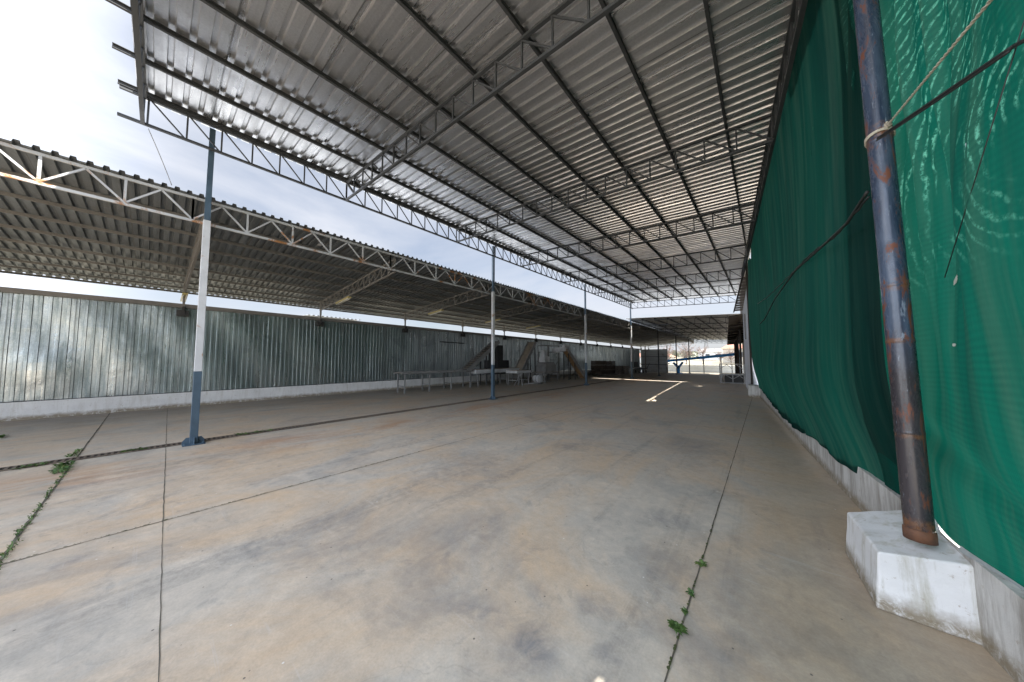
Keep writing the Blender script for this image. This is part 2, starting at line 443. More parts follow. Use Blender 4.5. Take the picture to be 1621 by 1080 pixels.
# mesh-wire fence, terrain ---------------------------------------------------
simple('far_field', (0.36, 0.37, 0.27), 0.9, 0.0, 0.25, 0.08, 0.1)
simple('far_wall_pale', (0.62, 0.63, 0.60), 0.9, 0.0, 0.15, 0.5, 0.1)
simple('ground', (0.24, 0.22, 0.17), 0.95, 0.0, 0.3, 0.3, 0.2)
simple('fence_wire', (0.42, 0.43, 0.43), 0.5, 0.0, 0.2, 3)

# ------------------------------------------------------------------ geometry helpers
class MB:
    def __init__(self): self.v = []; self.f = []
    def quad(self, a, b, c, d):
        i = len(self.v); self.v += [tuple(a), tuple(b), tuple(c), tuple(d)]; self.f.append((i, i+1, i+2, i+3))
    def poly(self, pts):
        i = len(self.v); self.v += [tuple(p) for p in pts]; self.f.append(tuple(range(i, i + len(pts))))
    def box(self, x0, x1, y0, y1, z0, z1):
        i = len(self.v)
        self.v += [(x0,y0,z0),(x1,y0,z0),(x1,y1,z0),(x0,y1,z0),(x0,y0,z1),(x1,y0,z1),(x1,y1,z1),(x0,y1,z1)]
        self.f += [(i,i+3,i+2,i+1),(i+4,i+5,i+6,i+7),(i,i+1,i+5,i+4),(i+1,i+2,i+6,i+5),(i+2,i+3,i+7,i+6),(i+3,i,i+4,i+7)]
        return self
    def bar(self, a, b, w, h, up=(0, 0, 1)):
        """rectangular bar from a to b; w sideways, h along up"""
        a = Vector(a); b = Vector(b); d = (b - a).normalized(); u = Vector(up)
        s = d.cross(u)
        if s.length < 1e-4: s = d.cross(Vector((1, 0, 0)))
        s.normalize(); u = s.cross(d).normalized()
        i = len(self.v)
        for p in (a, b):
            for (cs, cu) in ((-1,-1),(1,-1),(1,1),(-1,1)):
                self.v.append(tuple(p + s*cs*w/2 + u*cu*h/2))
        self.f += [(i,i+1,i+2,i+3),(i+7,i+6,i+5,i+4),(i,i+4,i+5,i+1),(i+1,i+5,i+6,i+2),(i+2,i+6,i+7,i+3),(i+3,i+7,i+4,i)]
        return self
    def channel(self, a, b, w, h, t=0.006):
        """C-section lying open to one side"""
        a = Vector(a); b = Vector(b); d = (b - a).normalized(); u = Vector((0, 0, 1)); s = d.cross(u).normalized(); u = s.cross(d).normalized()
        self.bar(a - s*(w/2 - t/2), b - s*(w/2 - t/2), t, h)
        self.bar(a + u*(h/2 - t/2) + s*t/2, b + u*(h/2 - t/2) + s*t/2, w - t, t)
        self.bar(a - u*(h/2 - t/2) + s*t/2, b - u*(h/2 - t/2) + s*t/2, w - t, t)
        return self
    def tube(self, pts, r, n=12, caps=True):
        pts = [Vector(p) for p in pts]
        rs = r if isinstance(r, (list, tuple)) else [r] * len(pts)
        base = len(self.v)
        ref = Vector((0, 0, 1))
        for k, p in enumerate(pts):
            d = (pts[min(k+1, len(pts)-1)] - pts[max(k-1, 0)]).normalized()
            s = d.cross(ref)
            if s.length < 0.05: s = d.cross(Vector((1, 0, 0)))
            s.normalize(); u = s.cross(d).normalized()
            for j in range(n):
                t = 2*math.pi*j/n
                self.v.append(tuple(p + s*math.cos(t)*rs[k] + u*math.sin(t)*rs[k]))
        for k in range(len(pts)-1):
            for j in range(n):
                a = base + k*n + j; b = base + k*n + (j+1) % n
                self.f.append((a, b, b+n, a+n))
        if caps:
            self.f.append(tuple(base + j for j in reversed(range(n))))
            self.f.append(tuple(base + (len(pts)-1)*n + j for j in range(n)))
        return self
    def build(self, name, mat, parent=None, smooth=False, bevel=0.0):
        me = bpy.data.meshes.new(name)
        me.from_pydata(self.v, [], self.f)
        me.update()
        if smooth:
            for p in me.polygons: p.use_smooth = True
        o = bpy.data.objects.new(name, me)
        col.objects.link(o)
        me.materials.append(M[mat])
        if parent is not None: place_under(o, parent)
        if bevel:
            md = o.modifiers.new('bevel', 'BEVEL'); md.width = bevel; md.segments = 2; md.limit_method = 'ANGLE'
        return o

def world_loc(o):
    p = Vector((0, 0, 0))
    while o is not None:
        p += Vector(o.location); o = o.parent
    return p
def place_under(o, parent):
    """meshes are written in world coordinates; parents are only translated"""
    o.parent = parent
    o.location = -world_loc(parent)
def tag(o, label=None, cat=None, group=None, kind=None):
    if label: o['label'] = label
    if cat: o['category'] = cat
    if group: o['group'] = group
    if kind: o['kind'] = kind
    return o
def thing(name, loc, label, cat, group=None):
    o = bpy.data.objects.new(name, None)
    o.empty_display_size = 0.2
    o.location = loc
    col.objects.link(o)
    return tag(o, label, cat, group)
def copy_tree(o, parent=None):
    c = o.copy(); col.objects.link(c)
    if parent is not None: c.parent = parent
    for ch in list(o.children): copy_tree(ch, c)
    return c

def gz(y):          # the yard falls away behind the big roof
    return -0.021 * max(0.0, y - 25.0)
def xw(y):          # face of the low concrete wall on the right
    return 1.118 - 0.0816 * y

# ------------------------------------------------------------------ the ground
def grid_floor():
    m = MB()
    ys = [-14, -8, -4, 0, 5, 10, 15, 20, 25, 30, 35, 40, 45, 52]
    for a, b in zip(ys[:-1], ys[1:]):
        m.quad((-15.2, a, gz(a)), (3.5, a, gz(a)), (3.5, b, gz(b)), (-15.2, b, gz(b)))
    o = m.build('concrete_floor', 'floor')
    tag(o, 'stained grey and tan concrete floor slab', kind='structure')
    g = MB()
    ys = [-600, -14, 25, 52, 60, 120, 400, 1800]
    zs = [-0.1, -0.1, -0.1, gz(52) - 0.03, gz(52) - 0.03, 0.3, 4, 12]
    for i in range(len(ys) - 1):
        g.quad((-1500, ys[i], zs[i]), (1500, ys[i], zs[i]), (1500, ys[i+1], zs[i+1]), (-1500, ys[i+1], zs[i+1]))
    o = g.build('ground', 'ground'); tag(o, 'dry open ground around the yard', kind='structure')
grid_floor()

def joint(a, b, w, name='floor_joint', mat='joint_dark', label=None):
    m = MB(); a = Vector(a); b = Vector(b); n = max(2, int((b - a).length / 0.12))
    d = (b - a).normalized(); s = Vector((-d.y, d.x, 0))
    prev = None
    for i in range(n + 1):
        p = a + (b - a) * i / n
        off = s * random.uniform(-0.0025, 0.0025)
        ww = w * random.uniform(0.45, 1.0) / 2
        q = (p + off + s * ww, p + off - s * ww)
        q = [Vector((t.x, t.y, gz(t.y) + 0.003)) for t in q]
        if prev: m.quad(prev[0], prev[1], q[1], q[0])
        prev = q
    o = m.build(name, mat); tag(o, label, kind='structure')
joint((-0.44, -3, 0), (-0.44, 25, 0), 0.012, label='dark floor joint running along the right side')
joint((-4.60, -4, 0), (-4.60, 25, 0), 0.013, label='floor joint crossing the middle of the slab')
joint((-14.8, -0.79, 0), (-4.5, -0.72, 0), 0.026, label='weedy floor joint at the left')
joint((-4.5, -0.72, 0), (0.8, -0.70, 0), 0.02, label='floor joint near the camera')
joint((-14.8, 0.32, 0), (-4.6, 0.12, 0), 0.010, label='thin floor joint behind the drain')
joint((-4.6, 0.12, 0), (-0.5, 0.05, 0), 0.006, label='thin floor joint passing by the first column')
for y in (8.4, 16.6, 24.9):
    joint((-14.8, y, 0), (-0.5, y, 0), 0.01, label='thin floor joint across the slab further back')

# drain channel ----------------------------------------------------------
dr = thing('drain_channel', (-8.42, 0, 0), 'long rusty slotted drain grate let into the floor along the column row', 'drain')
m = MB(); m.quad((-8.56, -9, 0.004), (-8.34, -9, 0.004), (-8.34, 25, 0.004), (-8.56, 25, 0.004)); m.build('channel', 'drain_dark', dr)
m = MB()
y = -8.0
while y < 25:
    m.box(-8.535, -8.365, y, y + 0.028, 0.006, 0.016); y += 0.066
m.box(-8.56, -8.535, -9, 25, 0.005, 0.018); m.box(-8.365, -8.34, -9, 25, 0.005, 0.018)
m.build('grate', 'drain_bar', dr)

# ------------------------------------------------------------------ corrugated sheets
def corrugated(P, ulen, vlen, pitch, h, rib=0.3, nu=8, wob=0.004, ufun=None, seed=1, flat=0.0):
    """P(u, v, w) -> world point. Ribs run along u, repeat along v, stand out along w."""
    rnd = random.Random(seed)
    m = MB(); cols_ = []
    n = int(vlen / pitch)
    rw = pitch * rib
    slope = pitch * 0.07
    for k in range(n):
        v0 = k * pitch
        for (vv, hh) in ((0, 0), (pitch - rw - 2*slope, 0), (pitch - rw - slope, h), (pitch - slope, h)):
            cols_.append((v0 + vv, hh))
    cols_.append((n * pitch, 0))
    amp = [rnd.uniform(-wob, wob) for _ in range(n + 2)]
    for (vv, hh) in cols_:
        k = int(vv / pitch + 1e-6)
        ul = ufun(vv) if ufun else (0, ulen)
        for i in range(nu + 1):
            u = ul[0] + (ul[1] - ul[0]) * i / nu
            w = hh + wob * math.sin(u * 1.9 + k * 0.37) + amp[min(k, n)] * math.sin(u * 3.1 + k)
            m.v.append(tuple(P(u, vv, w)))
    for c in range(len(cols_) - 1):
        for i in range(nu):
            a = c * (nu + 1) + i
            m.f.append((a, a + 1, a + nu + 2, a + nu + 1))
    return m

# ------------------------------------------------------------------ the big canopy
SL = 0.045
XE = -8.16
def zr(x): return 6.295 - SL * (x - XE)          # underside of the sheet
ROOF_Y0, ROOF_Y1 = -0.42, 25.75
big = thing('metal_canopy', (XE, 0.53, 0), 'large tall canopy roof of shiny galvanised sheet on dark trusses over the yard', 'canopy')
m = corrugated(lambda u, v, w: (u, ROOF_Y0 + v, zr(u) + w), 0, ROOF_Y1 - ROOF_Y0, 0.2, 0.036, 0.24, nu=26, wob=0.0035,
               ufun=lambda v: (-8.47, xw(ROOF_Y0 + v) - 0.12 + (0.25 if ROOF_Y0 + v < 6 else 0)))
m.build('roof_sheet', 'galv_roof', big)
for k in range(10):
    x = XE + 0.02 + 0.97 * k
    y1 = min(ROOF_Y1 - 0.05, (1.118 - 0.25 - x) / 0.0816) if x > -1.3 else ROOF_Y1 - 0.05
    if y1 < 1: continue
    m = MB(); zc = zr(x) - 0.039
    m.channel((x, -0.62, zc), (x, y1, zc), 0.040, 0.070, 0.006)
    m.build('purlin', 'purlin_steel', big)

def truss(a, b, depth, panels, mat, parent, name='rafter_truss', diag='down', cw=0.05, ch=0.04, wb=0.026, vert=True, taper=None):
    """a-b is the top chord axis; lattice hangs below"""
    a = Vector(a); b = Vector(b)
    d2 = depth if taper is None else taper
    la = a - Vector((0, 0, depth)); lb = b - Vector((0, 0, d2))
    t = MB(); t.bar(a, b, cw, ch)
    top = t.build(name, mat, parent)
    t = MB(); t.bar(la, lb, cw, ch); t.build('bottom_chord', mat, top)
    t = MB()
    for i in range(panels + 1):
        f = i / panels
        p = a.lerp(b, f) - Vector((0, 0, ch/2)); q = la.lerp(lb, f) + Vector((0, 0, ch/2))
        if vert: t.bar(p, q, wb, wb, up=(b - a).normalized())
        if i < panels:
            g = (i + 1) / panels
            if diag == 'down':
                t.bar(p, la.lerp(lb, g) + Vector((0, 0, ch/2)), wb * 0.9, wb * 0.9)
            elif diag == 'w':
                h_ = (f + g) / 2
                apex = a.lerp(b, h_) - Vector((0, 0, ch/2))
                t.bar(q, apex, wb * 0.9, wb * 0.9); t.bar(apex, la.lerp(lb, g) + Vector((0, 0, ch/2)), wb * 0.9, wb * 0.9)
    t.build('lattice', mat, top)
    return top

# eave truss at the open side: purlin A is its top chord
truss((XE, -0.60, 6.19), (XE, 25.2, 6.19 - 0.0), 0.48, 0 + 1, 'dark_steel', big, name='eave_truss', diag='none', vert=False)
e = MB()
y = -0.28
while y < 25.0:
    e.bar((XE, y, 6.17), (XE, y, 5.73), 0.026, 0.026, up=(0, 1, 0))
    e.bar((XE, y + 0.03, 6.17), (XE, y + 0.44, 5.73), 0.022, 0.022)
    y += 0.47
e.build('eave_lattice', 'dark_steel', big)
RAFT = [-0.33] + [3.0 + 3.65 * i for i in range(7)]
for i, y in enumerate(RAFT):
    x1 = xw(y) - 0.32
    n = max(2, round((x1 - XE) / 0.485))
    t0 = (XE, y, zr(XE) - 0.115); t1 = (x1, y, zr(x1) - 0.115)
    truss(t0, t1, 0.47, n, 'dark_steel', big)
# long lattice girder carried on the head of the right wall
def wp(y, off, z): return (xw(y) + off, y, z)
g = truss(wp(-0.4, -0.30, zr(0.8) - 0.12), wp(18.9, -0.30, zr(-.7) - 0.12), 0.40, 40, 'dark_steel', big, name='wall_girder')

# columns -------------------------------------------------------------------
def column(parent, x, y, ztop, painted=True, thick=0.105):
    z0 = gz(y)
    shaft = MB()
    if painted:
        shaft.bar((x, y, 4.30), (x, y, ztop), 0.085, 0.085, up=(0, 1, 0))
        s = shaft.build('column', 'dark_steel' if ztop < 5 else 'blue_steel', parent)
        q = MB(); q.bar((x, y, 1.36), (x, y, 4.30), thick, thick, up=(0, 1, 0)); q.build('painted_middle', 'white_paint', s, bevel=0.004)
        q = MB(); q.bar((x, y, z0 + 0.012), (x, y, 1.36), thick + 0.003, thick + 0.003, up=(0, 1, 0)); q.build('painted_foot', 'blue_steel', s, bevel=0.004)
    else:
        shaft.bar((x, y, z0 + 0.012), (x, y, ztop), 0.11, 0.11, up=(0, 1, 0))
        s = shaft.build('column', 'dark_steel', parent)
    q = MB(); q.box(x - 0.15, x + 0.15, y - 0.15, y + 0.15, z0 + 0.004, z0 + 0.018)
    hw = thick / 2 + 0.002
    for sx, sy in ((1, 0), (-1, 0), (0, 1), (0, -1)):
        # gusset plates, cut at the top corner
        if sx:
            xa, xb = (x + sx*hw, x + sx*0.145)
            pts = [(xa, z0+0.018), (xb, z0+0.018), (xb, z0+0.07), ((xa+xb)/2, z0+0.13), (xa, z0+0.13)]
            for o_ in (-0.005, 0.005): q.poly([(px, y + o_, pz) for px, pz in (pts if o_ < 0 else pts[::-1])])
            for (p1, p2) in zip(pts, pts[1:] + pts[:1]): q.quad((p1[0], y-0.005, p1[1]), (p2[0], y-0.005, p2[1]), (p2[0], y+0.005, p2[1]), (p1[0], y+0.005, p1[1]))
        else:
            ya, yb = (y + sy*hw, y + sy*0.145)
            pts = [(ya, z0+0.018), (yb, z0+0.018), (yb, z0+0.07), ((ya+yb)/2, z0+0.13), (ya, z0+0.13)]
            for o_ in (-0.005, 0.005): q.poly([(x + o_, py, pz) for py, pz in (pts if o_ > 0 else pts[::-1])])
            for (p1, p2) in zip(pts, pts[1:] + pts[:1]): q.quad((x-0.005, p1[0], p1[1]), (x-0.005, p2[0], p2[1]), (x+0.005, p2[0], p2[1]), (x+0.005, p1[0], p1[1]))
    for bx, by in ((-1, -1), (1, -1), (1, 1), (-1, 1)):
        q.tube([(x + bx*0.12, y + by*0.12, z0+0.018), (x + bx*0.12, y + by*0.12, z0+0.045)], 0.011, 6)
    q.build('base_plate', 'blue_steel', s)
    return s
for y in (0.53, 8.65, 16.80, 24.95):
    column(big, -8.27, y, 6.17)

# ------------------------------------------------------------------ old canopy on the left
def zl(x, y): return 4.80 + 0.086 * (x + 8.4) - 0.0066 * max(0, y)
low = thing('old_canopy', (-8.45, 0.53, 0), 'older low canopy of dull grey corrugated sheet on pale rusty trusses along the left wall', 'canopy')
LY0, LY1 = -8.0, 55.0
m = corrugated(lambda u, v, w: (u, LY0 + v, zl(u, LY0 + v) + w), 0, LY1 - LY0, 0.16, 0.045, 0.34, nu=10, wob=0.003,
               ufun=lambda v: (-16.6, -8.38), seed=3)
m.build('roof_sheet', 'galv_old_roof', low)
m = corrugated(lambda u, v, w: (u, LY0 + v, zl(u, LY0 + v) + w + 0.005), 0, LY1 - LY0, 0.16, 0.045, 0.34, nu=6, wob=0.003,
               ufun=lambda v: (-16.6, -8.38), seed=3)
m.build('roof_bounce_skin', 'galv_bounce', low)  # added unseen layer, lightened to bounce sun up under the tall roof
for i, x in enumerate((-9.45, -10.40, -11.33, -12.26, -13.25, -14.15, -15.0, -15.75, -16.45)):
    m = MB(); m.bar((x, LY0, zl(x, LY0) - 0.045), (x, 0, zl(x, 0) - 0.045), 0.045, 0.06)
    m.bar((x, 0, zl(x, 0) - 0.045), (x, LY1, zl(x, LY1) - 0.045), 0.045, 0.06)
    m.build('purlin', 'tan_purlin', low)
# front truss in bays
for b in range(-3, 14):
    y0 = 0.34 + 4.07 * b; y1 = y0 + 4.07
    if y1 > LY1: y1 = LY1
    tp = truss((-8.47, y0, zl(-8.47, y0) - 0.03), (-8.47, y1, zl(-8.47, y1) - 0.03), 0.46, 5, 'pale_steel' if b < 4 else 'grey_steel', low, name='front_truss', diag='w', cw=0.04, ch=0.045, wb=0.032)
XB = -14.92
for b in range(-2, 14):
    y = 0.53 + 4.07 * b
    if b in (-2,): continue
    a0 = (-8.55, y, zl(-8.55, y) - 0.11); b0 = (-15.0, y, zl(-15.0, y) - 0.11)
    truss(a0, b0, 0.40, 15, 'grey_steel', low, name='rafter_truss', cw=0.05, ch=0.04, wb=0.025, taper=0.36)
    m = MB(); m.bar((XB + 0.02, y, 3.22), (XB + 0.02, y, zl(-14.9, y) - 0.13), 0.06, 0.06, up=(0, 1, 0)); pst = m.build('wall_post', 'grey_steel', low)
    m = MB(); m.box(XB + 0.0, XB + 0.12, y - 0.15, y + 0.13, 3.02, 3.22); m.box(XB + 0.02, XB + 0.16, y - 0.03, y + 0.03, 3.08, 3.34); m.build('bracket', 'machine_dark', pst)
for y in (33.1, 41.25, 49.4):
    column(low, -8.27, y, zl(-8.4, y) - 0.05, painted=False)
for i, (y, x0, x1) in enumerate(((0.53, -15.5, -14.4), (4.6, -13.05, -11.85), (8.67, -12.7, -11.6), (12.74, -12.8, -11.6), (16.81, -12.8, -11.6))):
    za = zl((x0 + x1) / 2, y) - 0.56
    lab = ['yellowed fluorescent batten seen end-on below the nearest rafter of the low canopy',
           'yellowed fluorescent batten under the second rafter truss of the low canopy',
           'pale fluorescent batten under the third rafter truss of the low canopy',
           'small fluorescent batten under the fourth rafter truss of the low canopy',
           'far fluorescent batten under the fifth rafter truss of the low canopy'][i]
    f = thing('strip_light', ((x0 + x1) / 2, y, za), lab, 'light fixture', 'fluorescent battens under the low canopy')
    m = MB(); m.bar((x0, y, za - 0.043 * (x1 - x0)), (x1, y, za + 0.043 * (x1 - x0)), 0.13, 0.07); m.build('housing', 'yellow_batten', f, bevel=0.01)
    for s in (-1, 1):
        m = MB(); m.tube([(x0 + 0.04, y + s*0.035, za - 0.045 - 0.043 * (x1 - x0)), (x1 - 0.04, y + s*0.035, za - 0.045 + 0.043 * (x1 - x0))], 0.014, 8); m.build('tube', 'tube_white', f, smooth=True)

# ------------------------------------------------------------------ left wall
lw = thing('corrugated_wall', (-14.95, 0, 0), 'long galvanised corrugated wall on a white painted concrete base under the low canopy', 'wall')
m = MB(); ys = [-9, 0, 10, 20, 25, 30, 35, 40, 45, 49.2]
m.box(-15.15, -14.90, -9, 25, -0.1, 0.47)
for a, b in zip(ys[4:-1], ys[5:]):
    i = len(m.v)
    for yy in (a, b):
        m.v += [(-15.15, yy, gz(yy) - .1), (-14.90, yy, gz(yy) - .1), (-14.90, yy, 0.47 + gz(yy) * .8), (-15.15, yy, 0.47 + gz(yy) * .8)]
    m.f += [(i+1, i+5, i+6, i+2), (i+2, i+6, i+7, i+3)]
m.build('base', 'wall_base', lw)
def wall_top(y): return 3.33 - 0.006 * max(0, y)
def wallP(u, v, w):
    y = -9 + v
    b = 0.0
    # the sheets have slumped and bulged behind the far pallets
    b += 0.12 * math.exp(-((y - 27.5) / 4.0) ** 2) * math.exp(-((u - 1.9) / 0.9) ** 2)
    b += 0.05 * math.exp(-((y + 1.9) / 0.5) ** 2) * math.exp(-((u - 1.4) / 0.5) ** 2)
    b += 0.05 * math.exp(-((y - 13) / 2.5) ** 2) * math.exp(-((u - 1.6) / 0.7) ** 2)
    b += 0.014 * math.sin(y * 1.3 + u * 1.1) + 0.012 * math.sin(y * 3.7 + u * 2.3)
    return (-15.03 + b + w, y, u)
m = corrugated(wallP, 0, 58.2, 0.145, 0.022, 0.36, nu=14, wob=0.004, ufun=lambda v: (0.48 + gz(v - 9) * .8, wall_top(v - 9)), seed=5)
m.build('metal_sheet', 'galv_wall', lw)
m = MB()
m.box(-15.14, -14.88, -9, 49.2, 0, 0)
m.v, m.f = [], []
for a, b in zip(ys[:-1], ys[1:]):
    m.bar((-15.0, a, wall_top(a) + 0.05), (-15.0, b, wall_top(b) + 0.05), 0.22, 0.13)
m.build('cap', 'grey_steel', lw)
m = MB(); m.box(-15.0, -14.94, -9, 25, 0.465, 0.485); m.build('bottom_rail', 'machine_dark', lw)
m = MB(); m.bar((-14.93, 11.0, 2.62), (-14.93, 12.9, 2.60), 0.03, 0.06); m.build('sheet_bracket', 'machine_dark', lw)

# far screen at right angles to the wall
fs = thing('sheet_metal_screen', (-13, 49.3, gz(49)), 'weathered grey sheet metal screen closing the far end of the low canopy', 'screen')
m = corrugated(lambda u, v, w: (-14.95 + v, 49.3 - w, u), 0, 3.9, 0.2, 0.03, 0.3, nu=6, ufun=lambda v: (-0.5, 3.0), seed=9)
m.build('panel', 'galv_far', fs)
m = MB(); m.bar((-14.95, 49.22, 1.9), (-11.1, 49.22, 1.9), 0.05, 0.08); m.bar((-14.95, 49.22, 0.7), (-11.1, 49.22, 0.7), 0.05, 0.08); m.bar((-14.95, 49.22, 3.0), (-11.1, 49.22, 3.0), 0.08, 0.08)
m.build('rail', 'machine_dark', fs)
m = MB(); m.bar((-14.2, 49.2, -0.5), (-14.2, 49.2, 3.6), 0.14, 0.14, up=(0, 1, 0)); m.bar((-11.1, 49.25, -0.5), (-11.1, 49.25, 3.6), 0.10, 0.10, up=(0, 1, 0)); m.build('post', 'galv_brown', fs)
lamp = thing('bulkhead_lamp', (-14.3, 49.0, 2.5), 'small round white lamp on the brown post at the far wall corner', 'lamp')
m = MB(); m.tube([(-14.3, 49.12, 2.6), (-14.3, 49.02, 2.6)], 0.16, 16); m.build('backplate', 'machine_grey', lamp)
m = MB(); m.tube([(-14.3, 49.03, 2.6), (-14.3, 48.97, 2.6), (-14.3, 48.9, 2.6)], [0.13, 0.12, 0.05], 16); m.build('glass', 'tube_white', lamp, smooth=True)

# ------------------------------------------------------------------ right side: low wall, block, net, pipe
rw_ = thing('low_concrete_wall', (xw(3), 3, 0), 'low grimy white concrete wall running under the green net', 'wall')
m = MB()
n = 60; y0, y1 = -1.0, 22
for i in range(n):
    a = y0 + (y1 - y0) * i / n; b = y0 + (y1 - y0) * (i + 1) / n
    h = lambda y: 0.46 + 0.004 * math.sin(y * 5)
    f = lambda y, z: (xw(y) + 0.006 * math.sin(y * 3.1 + z * 5), y, z)
    m.quad(f(b, -0.02), f(a, -0.02), f(a, h(a)), f(b, h(b)))
    m.quad(f(b, h(b)), f(a, h(a)), (xw(a) + 0.3, a, h(a)), (xw(b) + 0.3, b, h(b)))
m.build('wall_body', 'plinth_white', rw_)
m = MB(); a = (xw(16.2), 16.2)
m.box(xw(16.3) - 0.36, xw(16.3) + 0.05, 15.95, 16.6, 0, 0.50)
fb = m.build('concrete_footing', 'plinth_white', bevel=0.02); fb.location = (0, 0, 0)
tag(fb, 'small square whitewashed concrete footing at the far end of the green net', 'footing')

# near block
bm = bmesh.new()
base = [(0.49, 3.045, 0), (0.93, 3.035, 0), (0.91, 3.78, 0), (0.45, 3.74, 0)]
top = [(0.515, 3.07, 0.352), (0.915, 3.05, 0.43), (0.87, 3.70, 0.50), (0.47, 3.70, 0.35)]
vb = [bm.verts.new(p) for p in base]; vt = [bm.verts.new(p) for p in top]
bm.faces.new(vb[::-1]); bm.faces.new(vt)
for i in range(4): bm.faces.new((vb[i], vb[(i+1) % 4], vt[(i+1) % 4], vt[i]))
bmesh.ops.subdivide_edges(bm, edges=bm.edges[:], cuts=5, use_grid_fill=True)
rn = random.Random(4)
for v in bm.verts:
    if v.co.z > 0.02: v.co += Vector((rn.uniform(-1, 1), rn.uniform(-1, 1), rn.uniform(-1, 1))) * 0.0022
me = bpy.data.meshes.new('concrete_block'); bm.to_mesh(me); bm.free()
blk = bpy.data.objects.new('concrete_block', me); col.objects.link(blk); me.materials.append(M['block_white'])
md = blk.modifiers.new('bevel', 'BEVEL'); md.width = 0.012; md.segments = 3; md.limit_method = 'ANGLE'; md.angle_limit = R(25)
tag(blk, 'chunky whitewashed concrete block carrying the foot of the rusty pipe', 'block')

# pipe
pp = thing('downpipe', (0.715, 3.19, 0.46), 'tall blue-grey painted steel pipe with rust patches in front of the green net', 'pipe')
PA = Vector((0.712, 3.17, 0.46)); PB = Vector((0.688, 3.43, 5.75))
def pz(z): return PA.lerp(PB, (z - PA.z) / (PB.z - PA.z))
m = MB(); m.tube([pz(0.46 + 0.1 * i) for i in range(54)], 0.0625, 40); m.build('pipe', 'pipe', pp, smooth=True)
for z, hh, rr in ((2.10, 0.012, 0.0645), (1.715, 0.010, 0.0642), (1.12, 0.010, 0.0642), (3.17, 0.012, 0.0645)):
    m = MB(); m.tube([pz(z - hh), pz(z - hh * .7), pz(z + hh * .7), pz(z + hh)], [0.063, rr, rr, 0.063], 40, False); m.build('weld_ring', 'pipe', pp, smooth=True)
m = MB(); m.tube([pz(0.455), pz(0.50), pz(0.52), pz(0.525)], [0.068, 0.068, 0.067, 0.0625], 40); m.build('foot_collar', 'rusty_iron', pp, smooth=True)

# nets --------------------------------------------------------------------
def net(name, ya, yb, ny, nz, topz, off, mat, holes=(), zb=None, mb=None):
    m = mb or MB()
    idx = {}
    for i in range(ny + 1):
        s = i / ny; y = ya + (yb - ya) * s
        b, t = zb(y), topz(y)
        for j in range(nz + 1):
            z = b + (t - b) * j / nz
            x, yy = off(y, z)
            idx[i, j] = len(m.v); m.v.append((x, yy, z))
    for i in range(ny):
        for j in range(nz):
            c = [m.v[idx[i, j]], m.v[idx[i+1, j]], m.v[idx[i+1, j+1]], m.v[idx[i, j+1]]]
            cy = sum(p[1] for p in c) / 4; cz = sum(p[2] for p in c) / 4
            if any(h(cy, cz) for h in holes): continue
            m.f.append((idx[i, j], idx[i, j+1], idx[i+1, j+1], idx[i+1, j]))
    return m
def sm(a, b, x):
    t = max(0, min(1, (x - a) / (b - a))); return t * t * (3 - 2 * t)
def offL(y, z):
    o = -0.20
    o += 0.175 * math.exp(-((max(z, 0.3) - 0.3) / 0.75) ** 2) + 0.12 * sm(5.4, 3.7, y)
    o += -0.10 * math.exp(-((z - 1.2) / 0.7) ** 2) * math.exp(-((y - 8) / 4) ** 2)
    o += 0.010 * math.sin(y * 4.3 + 0.6 * z) * (0.4 + 0.6 * math.exp(-z / 2)) + 0.008 * math.sin(y * 9.7 + z) + 0.02 * math.sin(z * 1.3 + y * 0.4)
    o += 0.007 * math.exp(-z / 1.2) * math.sin(y * 14 + 2 * math.sin(y))
    return xw(y) + o, y
def top_gap(y):
    zt = zr(xw(y) - 0.2) - 0.03
    if y > 14.2: zt -= 0.06 + 0.62 * math.exp(-(y - 14.2) / 0.9)
    return zt
def hole_diamond(y, z): return abs(y - 3.82) / 0.055 + abs(z - 4.06) / 0.10 < 1
def hole_sm(cy, cz, ry, rz): return lambda y, z: ((y - cy) / ry) ** 2 + ((z - cz) / rz) ** 2 < 1
m = net('n', 3.62, 16.45, 420, 240, top_gap, offL, 'net_less_lit', zb=lambda y: 0.36 + 0.12 * sm(5, 3.6, y) - 0.14 * sm(6.5, 8.5, y) + 0.20 * sm(9.5, 16, y) + 0.012 * math.sin(y * 3.1) + 0.006 * math.sin(y * 9),
        )
nl = m.build('shade_net', 'net_less_lit', smooth=True)
tag(nl, 'long dark green shade net hanging down the right side beyond the pipe', 'shade net')
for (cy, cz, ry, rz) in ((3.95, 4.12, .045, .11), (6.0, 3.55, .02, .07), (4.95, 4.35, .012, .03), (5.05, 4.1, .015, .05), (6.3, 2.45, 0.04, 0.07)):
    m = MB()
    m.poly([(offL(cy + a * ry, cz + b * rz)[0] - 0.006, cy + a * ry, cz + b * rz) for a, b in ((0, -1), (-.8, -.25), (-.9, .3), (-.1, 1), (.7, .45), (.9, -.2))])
    m.build('thin_patch', 'net_backlit', nl)
def offR(y, z):
    o = -0.13 + 0.15 * math.exp(-((z - 0.5) / 0.5) ** 2) + 0.10 * sm(2.4, 3.0, y) * sm(0.6, 1.4, z)
    k = sm(2.2, 2.9, y)
    o += (0.020 * math.sin(y * 21 + 0.7 * math.sin(z * 1.3)) + 0.012 * math.sin(y * 43 + z)) * k * sm(0.9, 2.6, z)
    o += 0.035 * sm(2.55, 3.0, y) * math.sin((z - .4) * 0.9)
    o += 0.020 * math.sin(y * 5 + z * 2.2) + 0.010 * math.sin(z * 4 - y * 7) + 0.012 * math.sin(z * 1.9 + 1)
    o += 0.03 * math.exp(-((z - 0.85 - 0.25 * (y - 2.5)) / 0.10) ** 2)
    return xw(y) + o, y
